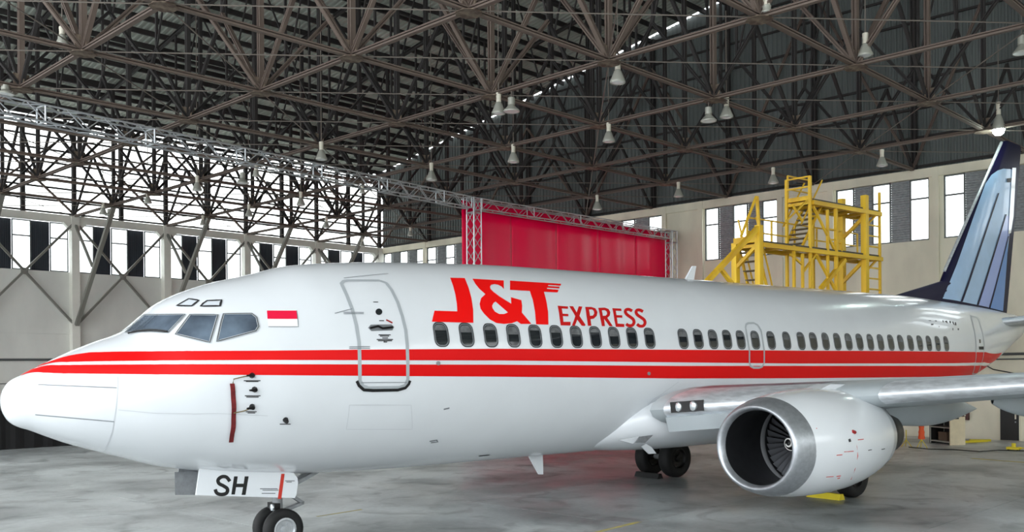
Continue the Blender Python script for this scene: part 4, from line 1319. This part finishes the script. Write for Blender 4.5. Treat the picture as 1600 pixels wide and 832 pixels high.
LAMPS = [
 (97, 42, 69, 'white-capped bell lamp beside the truss node near the upper left corner', 'bell', 25.0),
 (779, 145, 178, 'bell lamp left of the flat disc lamp at the top centre', 'bell', 27.2),
 (799, 153, 175, 'flat disc lamp right beside a bell lamp at the top centre', 'disc', 27.4),
 (965, 92, 130, 'large bell lamp hanging at the upper centre truss node', 'bell', 24.9),
 (951, 192, 222, 'bell lamp directly below the large upper centre lamp', 'bell', 31.3),
 (802, 226, 254, 'bell lamp below the bell and disc pair at the top centre', 'bell', 33.5),
 (674, 255, 282, 'bell lamp above the left tower of the red backdrop', 'bell', None),
 (502, 222, 250, 'bell lamp just above the silver lighting truss', 'bell', None),
 (1135, 152, 184, 'bell lamp right of the round disc lamp at upper right', 'bell', 28.5),
 (1107, 168, 190, 'disc lamp left of a bell lamp at upper right', 'disc', 28.3),
 (1060, 285, 308, 'bell lamp above the right end of the red backdrop', 'bell', None),
 (1378, 234, 260, 'bell lamp above the windows between yellow stand and tail fin', 'bell', None),
 (1208, 262, 287, 'bell lamp just left above the yellow stand', 'bell', None),
 (933, 305, 328, 'bell lamp just above the middle of the red backdrop', 'bell', None),
 (1352, 52, 88, 'slim bell lamp beside a brown roof post at upper right', 'bell', 25.2),
 (1198, -2, 20, 'bell lamp cut by the top edge at upper right', 'bell', 21.5),
 (1596, 56, 84, 'disc lamp cut by the right edge high up', 'disc', 26.0),
 (8, 133, 148, 'disc lamp cut by the left edge above the truss', 'disc', 27.0),
 (231, 299, 318, 'bell lamp before the bright left wall, left of two neighbours', 'bell', 44.0),
 (308, 275, 298, 'bell lamp before the bright left wall under the truss', 'bell', None),
 (161, 317, 335, 'bell lamp above the leftmost knee brace top', 'bell', 45.0),
 (171, 327, 337, 'small disc lamp beside the leftmost knee brace top', 'disc', 47.5),
 (317, 337, 352, 'bell lamp above the second knee brace', 'bell', None),
 (379, 270, 287, 'disc lamp hanging below the silver truss before the left wall', 'disc', 38.0),
 (400, 258, 276, 'bell lamp touching the underside of the silver truss', 'bell', None),
 (470, 300, 321, 'bell lamp before the left wall between two X braces', 'bell', None),
 (389, 320, 338, 'bell lamp before the third left wall column', 'bell', None),
 (510, 340, 356, 'bell lamp above the fourth left wall column', 'bell', None),
 (566, 290, 302, 'small bell lamp under the truss near the wall corner', 'bell', None),
 (641, 355, 369, 'bell lamp on the dark cladding right of the wall corner', 'bell', None),
 (566, 372, 385, 'small bell lamp low near the wall corner', 'bell', None),
 (725, 345, 358, 'bell lamp just left of the backdrop tower', 'bell', None)]
for a in LAMPS: lamp(*a)
lt = lamp(1560, 160, 203, 'lit lamp glowing white above the tail fin', 'bell', 30.0, True)
pl = bpy.data.lights.new('lit_lamp_light', 'POINT'); pl.energy = 12; pl.color = (0.9, 1, 0.96); pl.shadow_soft_size = 0.15
MB().lathe([(0.001, -0.2), (0.1, -0.18), (0.17, -0.1), (0.19, 0.0), (0.15, 0.06)], 18).build('bulb', M_bulb, lt, smooth='all')
po = bpy.data.objects.new('lamp_glow', pl); po.location = (0, 0, -0.4); link(po, lt)

# ---- silver lighting truss, towers and the red backdrop
me_tube = profile_mesh('truss_chord', ngon(0.026, 8), M_silver)
me_lace = profile_mesh('truss_brace', ngon(0.015, 6), M_silver)
def box_truss(name, a, b, s, panel, label, cat='truss'):
    a, b = Vector(a), Vector(b)
    t = empty(name, tuple(a))
    x = (b-a).normalized(); L = (b-a).length
    up = Vector((0, 0, 1)) if abs(x.z) < 0.9 else Vector((0, 1, 0))
    y = up.cross(x).normalized(); z = x.cross(y)
    c = [y*s/2*i+z*s/2*j for i, j in ((1, 1), (-1, 1), (-1, -1), (1, -1))]
    for q in c: member('chord', me_tube, q, x*L+q, t)
    n = max(2, int(L/panel))
    cnt = 0
    for k in range(n):
        p, q = x*(L*k/n), x*(L*(k+1)/n)
        for f in range(4):
            u, v = c[f], c[(f+1) % 4]
            if cnt > 296: break
            if k % 2: member('brace', me_lace, p+u, q+v, t)
            else: member('brace', me_lace, p+v, q+u, t)
            cnt += 1
    for d in [0.0]+[3.0*i for i in range(1, int(L/3)+1)]+[L]:
        b_ = MB()
        for f in range(4): b_.tube([x*d+c[f], x*d+c[(f+1) % 4]], 0.024, 6)
        b_.build('end_frame', M_silver, t)
    tag(t, label, cat)
    return t
YTR, ZTR = 27.0, 9.40
T1 = at_depth(741, 400, 1); k = YTR/T1.y; X1 = T1.x*k
T2 = at_depth(1049, 400, 1); X2 = T2.x*YTR/T2.y
P0 = at_z(0, 166, ZTR)
dirl = (Vector((X1, YTR, ZTR))-P0).normalized()
box_truss('lighting_truss', P0-dirl*5, Vector((X1-0.34, YTR, ZTR)), 0.42, 0.5, 'long silver box truss reaching from the left edge to the red backdrop')
box_truss('lighting_truss', (X1+0.25, YTR, ZTR), (X2-0.25, YTR, ZTR), 0.40, 0.5, 'silver box truss along the top of the red backdrop')
for xx, lb in ((X1, 'silver truss tower at the left end of the red backdrop'), (X2, 'silver truss tower at the right end of the red backdrop')):
    tw = box_truss('truss_tower', (xx, YTR, 0.04), (xx, YTR, ZTR+0.21), 0.40, 0.5, lb, 'tower')
    MB().box((0, 0, -0.02), (0.52, 0.52, 0.04)).build('base_plate', M_silver, tw)
e0 = P0-dirl*5
tw = box_truss('truss_tower', (e0.x, e0.y, 0.04), (e0.x, e0.y, ZTR-0.27), 0.40, 0.5, 'silver truss tower carrying the far left end of the truss', 'tower')
MB().box((0, 0, -0.02), (0.52, 0.52, 0.04)).build('base_plate', M_silver, tw)
bd = empty('backdrop', ((X1+X2)/2, YTR+0.36, 0))
n = 5; xa, xb_ = X1-0.3, X2+0.42
for k in range(n):
    u0, u1 = xa+(xb_-xa)*k/n, xa+(xb_-xa)*(k+1)/n
    b = MB(); rows = []
    for j in range(13):
        z = 0.25+9.3*j/12
        rows.append([(u-(X1+X2)/2, 0.035*math.sin(u*2.3+0.25*math.sin(z))+0.02*math.sin(u*5.1+z*0.2), z) for u in [u0+(u1-u0)*i/20 for i in range(21)]])
    b.grid(rows); o = b.build('curtain_panel', M_curtain, bd, smooth='all', fix=False)
    sd = o.modifiers.new('thickness', 'SOLIDIFY'); sd.thickness = 0.006
MB().tube([(xa-(X1+X2)/2, 0.03, 9.58), (xb_-(X1+X2)/2, 0.03, 9.58)], 0.03, 8).build('curtain_rail', M_silver, bd)
MB().tube([(xa-(X1+X2)/2, 0.03, 0.22), (xb_-(X1+X2)/2, 0.03, 0.22)], 0.03, 8).box((xa-(X1+X2)/2+0.2, 0.03, 0.1), (0.3, 0.14, 0.2)).box((xb_-(X1+X2)/2-0.2, 0.03, 0.1), (0.3, 0.14, 0.2)).build('curtain_foot_bar', M_silver, bd)
tag(bd, 'glossy crimson curtain backdrop hanging between two silver truss towers', 'backdrop')

# ---- yellow maintenance stand on the far side of the rear fuselage (same heading as the aircraft)
dk = empty('maintenance_stand', NOSE, PROT)
tag(dk, 'tall yellow steel maintenance stand with stairs behind the rear fuselage', 'scaffold')
YA, YBk = 3.2, 4.1
def D(zx, zy, yy=None): return at_y(1060+0.3005*zx, 220+0.3005*zy, YA if yy is None else yy)
me_y = {}
def ybar(a, b, w, nm='beam', m_=None):
    m_ = m_ or M_yellow
    k = (w, m_.name)
    if k not in me_y: me_y[k] = profile_mesh(nm, rect(w, w), m_)
    return member(nm, me_y[k], a, b, dk)
def off(p, d): return Vector((p[0], p[1]+d, p[2]))
def to_floor(p): return Vector((p[0], p[1], 0.0))
W2_ = YBk-YA
for zx, zy, w, far in ((418, 440, 0.19, 1), (600, 545, 0.08, 0), (645, 590, 0.08, 0), (683, 183, 0.09, 1), (775, 360, 0.08, 0), (818, 350, 0.1, 1), (968, 285, 0.2, 1), (1045, 270, 0.08, 0)):
    p = D(zx, zy)
    ybar(p, to_floor(p), w, 'post')
    if far:
        q = off(p, W2_)
        if zx == 418: q.z = zl_ = D(430, 520).z
        ybar(q, to_floor(q), w, 'post')
for a, c, w in (((414, 452), (200, 678), 0.14), ((200, 678), (100, 785), 0.14), ((215, 660), (290, 760), 0.11), ((408, 290), (418, 440), 0.08), ((405, 290), (325, 500), 0.06), ((715, 590), (650, 680), 0.07), ((715, 590), (815, 775), 0.08), ((865, 620), (740, 770), 0.13), ((580, 590), (650, 650), 0.06), ((595, 335), (645, 420), 0.06), ((700, 340), (810, 565), 0.07), ((670, 310), (560, 420), 0.05), ((1040, 375), (975, 445), 0.05), ((1045, 605), (985, 670), 0.06)):
    ybar(D(*a), D(*c), w, 'brace')
for zy in (185, 238): ybar(D(683, zy), off(D(683, zy), W2_), 0.05, 'handrail')
for zx, z1, z2 in ((968, 620, 735), (968, 395, 500), (418, 535, 655)): ybar(D(zx, z1), off(D(zx, z2), W2_), 0.11, 'brace')
ybar(D(418, 510), off(D(418, 510), W2_), 0.2, 'end_beam')
ybar(D(690, 296), off(D(690, 296), W2_), 0.14, 'end_beam')
pl0, pl1 = D(430, 520), D(1050, 603)
zl = (pl0.z+pl1.z)/2
pu0, pu1 = D(690, 300), D(1045, 370)
zu = (pu0.z+pu1.z)/2
def deck(x0, x1, z, y0, y1, nm):
    nn = 5
    for k in range(nn):
        ya, yb = y0+(y1-y0)*k/nn, y0+(y1-y0)*(k+1)/nn
        MB().box(((x0+x1)/2, (ya+yb)/2, z+0.02*((k*7) % 3)/3), (x1-x0-0.06*((k*5) % 4), yb-ya-0.02, 0.06)).build('deck_plank', M_plank, dk)
    for yy in (y0-0.04, y1+0.04):
        ybar((x0, yy, z-0.12), (x1, yy, z-0.12), 0.14, 'deck_beam')
    xx = x0
    while xx <= x1+0.01:
        ybar((xx, y0, z-0.12), (xx, y1, z-0.12), 0.1, 'cross_beam'); xx += (x1-x0)/6
deck(pl0.x, pl1.x, zl, YA, YBk, 'lower')
deck(pu0.x, pu1.x, zu, YA, YBk, 'upper')
def rail(x0, x1, z, yy, h=1.0):
    n_ = max(1, int((x1-x0)/1.2))
    for k in range(n_+1): ybar((x0+(x1-x0)*k/n_, yy, z), (x0+(x1-x0)*k/n_, yy, z+h), 0.05, 'rail_post')
    for hh in (h, h*0.5): ybar((x0, yy, z+hh), (x1, yy, z+hh), 0.045, 'handrail')
rail(pu0.x, pu0.x+1.3, zu, YBk, 0.9)
rail(D(480, 520).x, pl1.x, zl, YBk, 0.9); rail(D(780, 560).x, D(850, 560).x, zl, YA, 0.7)
def stair(a, c, wid, n, m_, t=0.07):
    a, c = Vector(a), Vector(c)
    for s in (0, wid): ybar(off(a, s), off(c, s), t, 'stringer')
    for s in (0, wid): ybar(off(a, s)+Vector((0, 0, 0.8)), off(c, s)+Vector((0, 0, 0.8)), 0.04, 'handrail')
    for k in range(1, n):
        p = a.lerp(c, k/n)
        MB().box((p.x, p.y+wid/2, p.z), (0.24, wid-0.04, 0.035)).build('stair_tread', m_, dk)
sa = D(440, 545); stair(Vector((sa.x, YA+0.25, zl)), Vector((D(690, 900).x, YA+0.25, 0.05)), 0.7, 24, M_treadm)
stair(Vector((D(680, 540).x, YA+0.3, zl)), Vector((D(790, 380).x, YA+0.3, zu)), 0.7, 9, M_treadm)
p = D(968, 285); q = D(1045, 270)
for k in range(22):
    z = 0.35+k*0.38
    if z < q.z-0.1: ybar((p.x, YA, z), (q.x, YA, z), 0.05, 'ladder_rung')

# ---- black stage by the left wall
sg = empty('stage_platform', (12.5, 42.5, 0))
MB().box((0, 0, 1.45), (15.0, 8.0, 0.06)).build('stage_deck', M_stage, sg)
sk = MB(); n = 90
for (x0, y0, x1, y1) in ((-7.5, -4.0, 7.5, -4.0), (7.5, -4.0, 7.5, 4.0), (7.5, 4.0, -7.5, 4.0), (-7.5, 4.0, -7.5, -4.0)):
    rows = [[], []]
    for k in range(n+1):
        s = k/n; w = 0.03*math.sin(k*1.7)
        dx, dy = (y1-y0), -(x1-x0); l = math.hypot(dx, dy)
        for r, z in zip(rows, (0.005, 1.43)): r.append((x0+(x1-x0)*s+dx/l*w, y0+(y1-y0)*s+dy/l*w, z))
    sk.grid(rows)
sk.build('stage_skirt', M_stage, sg, fix=False)
for sx in (-6.5, 0, 6.5):
    for sy in (-3.3, 3.3): MB().box((sx, sy, 0.71), (0.1, 0.1, 1.42)).build('leg', M_black, sg)
tag(sg, 'black skirted stage by the left wall behind the aircraft nose', 'stage')

# ---- workshop things on the right
def onf(px, py): v = at_z(px, py, 0); return v
r0 = onf(1487, 696)
rk = empty('shelf_rack', (r0.x+0.2, r0.y, 0), math.radians(-35))
MB().box((0, -0.22, 0.52), (0.62, 0.03, 1.04)).build('side_panel', M_cream, rk)
MB().box((0, 0.98, 0.52), (0.62, 0.03, 1.04)).build('side_panel', M_door, rk)
MB().box((0.3, 0.38, 0.52), (0.02, 1.2, 1.0)).build('back_panel', M_door, rk)
for z in (0.1, 0.62, 1.0): MB().box((0, 0.38, z), (0.6, 1.18, 0.035)).build('shelf', M_lampr, rk)
for sx in (-0.29, 0.29):
    for sy in (-0.2, 0.96): MB().box((sx, sy, 0.52), (0.035, 0.035, 1.04)).build('leg', M_lampr, rk)
MB().box((-0.03, -0.237, 0.98), (0.16, 0.004, 0.05)).build('name_plate', M_text, rk)
tag(rk, 'cream-sided open shelf rack against the back wall beneath the wing', 'shelf')
bx = MB().box((0, 0.4, 0.27), (0.35, 0.5, 0.3)).box((0, 0.4, 0.43), (0.37, 0.52, 0.03)).build('storage_box', mat('brown_box', (92, 76, 62), 0.8)); bx.location = (r0.x+0.2, r0.y, 0); bx.rotation_euler = (0, 0, math.radians(-35)); tag(bx, 'dark brown box on the bottom shelf of the rack', 'box')
def tripod(px, py, h, label, vest=False):
    v = onf(px, py)
    t = empty('barrier_stand', (v.x, v.y, 0))
    MB().tube([(0, 0, 0.25), (0, 0, h)], 0.017, 8).build('pole', M_chock, t)
    for k in range(3):
        a = 2*math.pi*k/3+0.5
        MB().tube([(0, 0, h*0.42), (0.2*math.cos(a), 0.2*math.sin(a), 0.01)], 0.012, 6).build('leg', M_chock, t)
    tag(t, label, 'stand', 'barrier stands on tripod legs')
    return v, h
tripod(1416, 699, 0.62, 'plain yellow tripod stand near the engine')
v, h = tripod(1440, 701, 0.78, 'yellow tripod stand with an orange vest over it')
b = MB(); rows = []
for k in range(9):
    s = k/8
    rows.append([(v.x+0.03*math.sin(j*1.9+k), v.y+(0.05+0.09*s)*math.cos(2*math.pi*j/12), 0.82-0.5*s) if j < 0 else (v.x+(0.04+0.03*s)*math.sin(2*math.pi*j/12)*(1+0.25*math.sin(j*2.1)), v.y+(0.085+0.035*s+0.01*math.sin(k*2))*math.cos(2*math.pi*j/12), 0.82-0.5*s) for j in range(12)])
b.grid(rows, close=True); b.f.append(tuple(range(12)))
vs = b.build('safety_vest', M_orange, None, smooth='all', fix=False); tag(vs, 'orange safety vest draped over the tripod stand', 'vest')
v = onf(1400, 697)
rc = empty('tool_cabinet', (v.x+1.3, v.y+0.6, 0))
MB().box((0, 0, 0.42), (0.4, 0.5, 0.7)).build('cabinet_body', M_redp, rc)
for k in range(4): MB().box((-0.205, 0, 0.18+0.16*k), (0.01, 0.44, 0.13)).build('drawer', M_redp, rc)
for sy in (-0.2, 0.2):
    for sx in (-0.15, 0.15): MB().tube([(sx, sy-0.02, 0.045), (sx, sy+0.02, 0.045)], 0.045, 10).build('castor', M_black, rc)
tag(rc, 'red tool cabinet half hidden behind the engine', 'cabinet')
fe = empty('wall_fire_hose_box', (XB+0.1, 13.45, 0.75))
MB().box((0, 0, 0.15), (0.18, 0.26, 0.32)).build('box_body', mat('dark_red_box', (70, 16, 16), 0.5), fe)
MB().box((-0.1, -0.02, 0.17), (0.02, 0.06, 0.05)).build('box_sign', M_lampw, fe)
tag(fe, 'dark red box fixed to the back wall left of the door', 'box')
for (a, c, w, lb) in (((1503, 693), (1542, 691), 0.1, 'yellow steel beam lying along the back wall base, nearer one'), ((1515, 690.5), (1548, 690.5), 0.08, 'yellow steel beam lying along the back wall base, further one')):
    p, q = onf(*a), onf(*c); p.z = q.z = 0.045
    o = MB().bar(p, q, w, 0.08).build('steel_beam', M_chock); tag(o, lb, 'beam')
v = onf(1584, 704)
yc_ = empty('wheel_jack', (v.x, v.y, 0))
MB().box((0, 0, 0.07), (0.3, 0.4, 0.08)).build('jack_base', M_chock, yc_)
MB().tube([(0, 0, 0.1), (0, 0, 0.24)], 0.07, 10).build('jack_ram', M_chock, yc_, smooth=True)
for s in (-0.15, 0.15):
    for u in (-0.1, 0.1): MB().tube([(u, s-0.02, 0.035), (u, s+0.02, 0.035)], 0.035, 10).build('jack_wheel', M_black, yc_)
MB().tube([(0, -0.15, 0.1), (-0.1, -0.75, 0.06)], 0.02, 6).build('jack_handle', M_chock, yc_)
tag(yc_, 'small yellow wheeled jack on the floor at the right edge', 'jack')
hz_ = [onf(x, y) for x, y in ((1420, 700), (1450, 703), (1490, 704), (1530, 707), (1560, 705), (1600, 706))]
o = MB().tube([(v.x, v.y, 0.02) for v in hz_], 0.018, 6).build('floor_hose', M_black, smooth=True); tag(o, 'black hose lying on the floor below the wing', 'hose')
# chocks at the left main wheels
def chock(x, y, label, m_=None):
    p = PM @ Vector((x, y, 0))
    o = MB().prism([(-0.11, -0.42, 0), (0.11, -0.42, 0), (0.05, -0.42, 0.13), (-0.05, -0.42, 0.13)], (0, 0.84, 0)).build('wheel_chock', m_ or M_chock)
    o.location = p; o.rotation_euler = (0, 0, PROT)
    tag(o, label, 'chock', 'wheel chocks at the main gear')
chock(15.93, -2.75, 'yellow wheel chock in front of the tyre below the near engine')
chock(15.93, 2.615, 'black wheel chock in front of the far main wheels', M_dark)
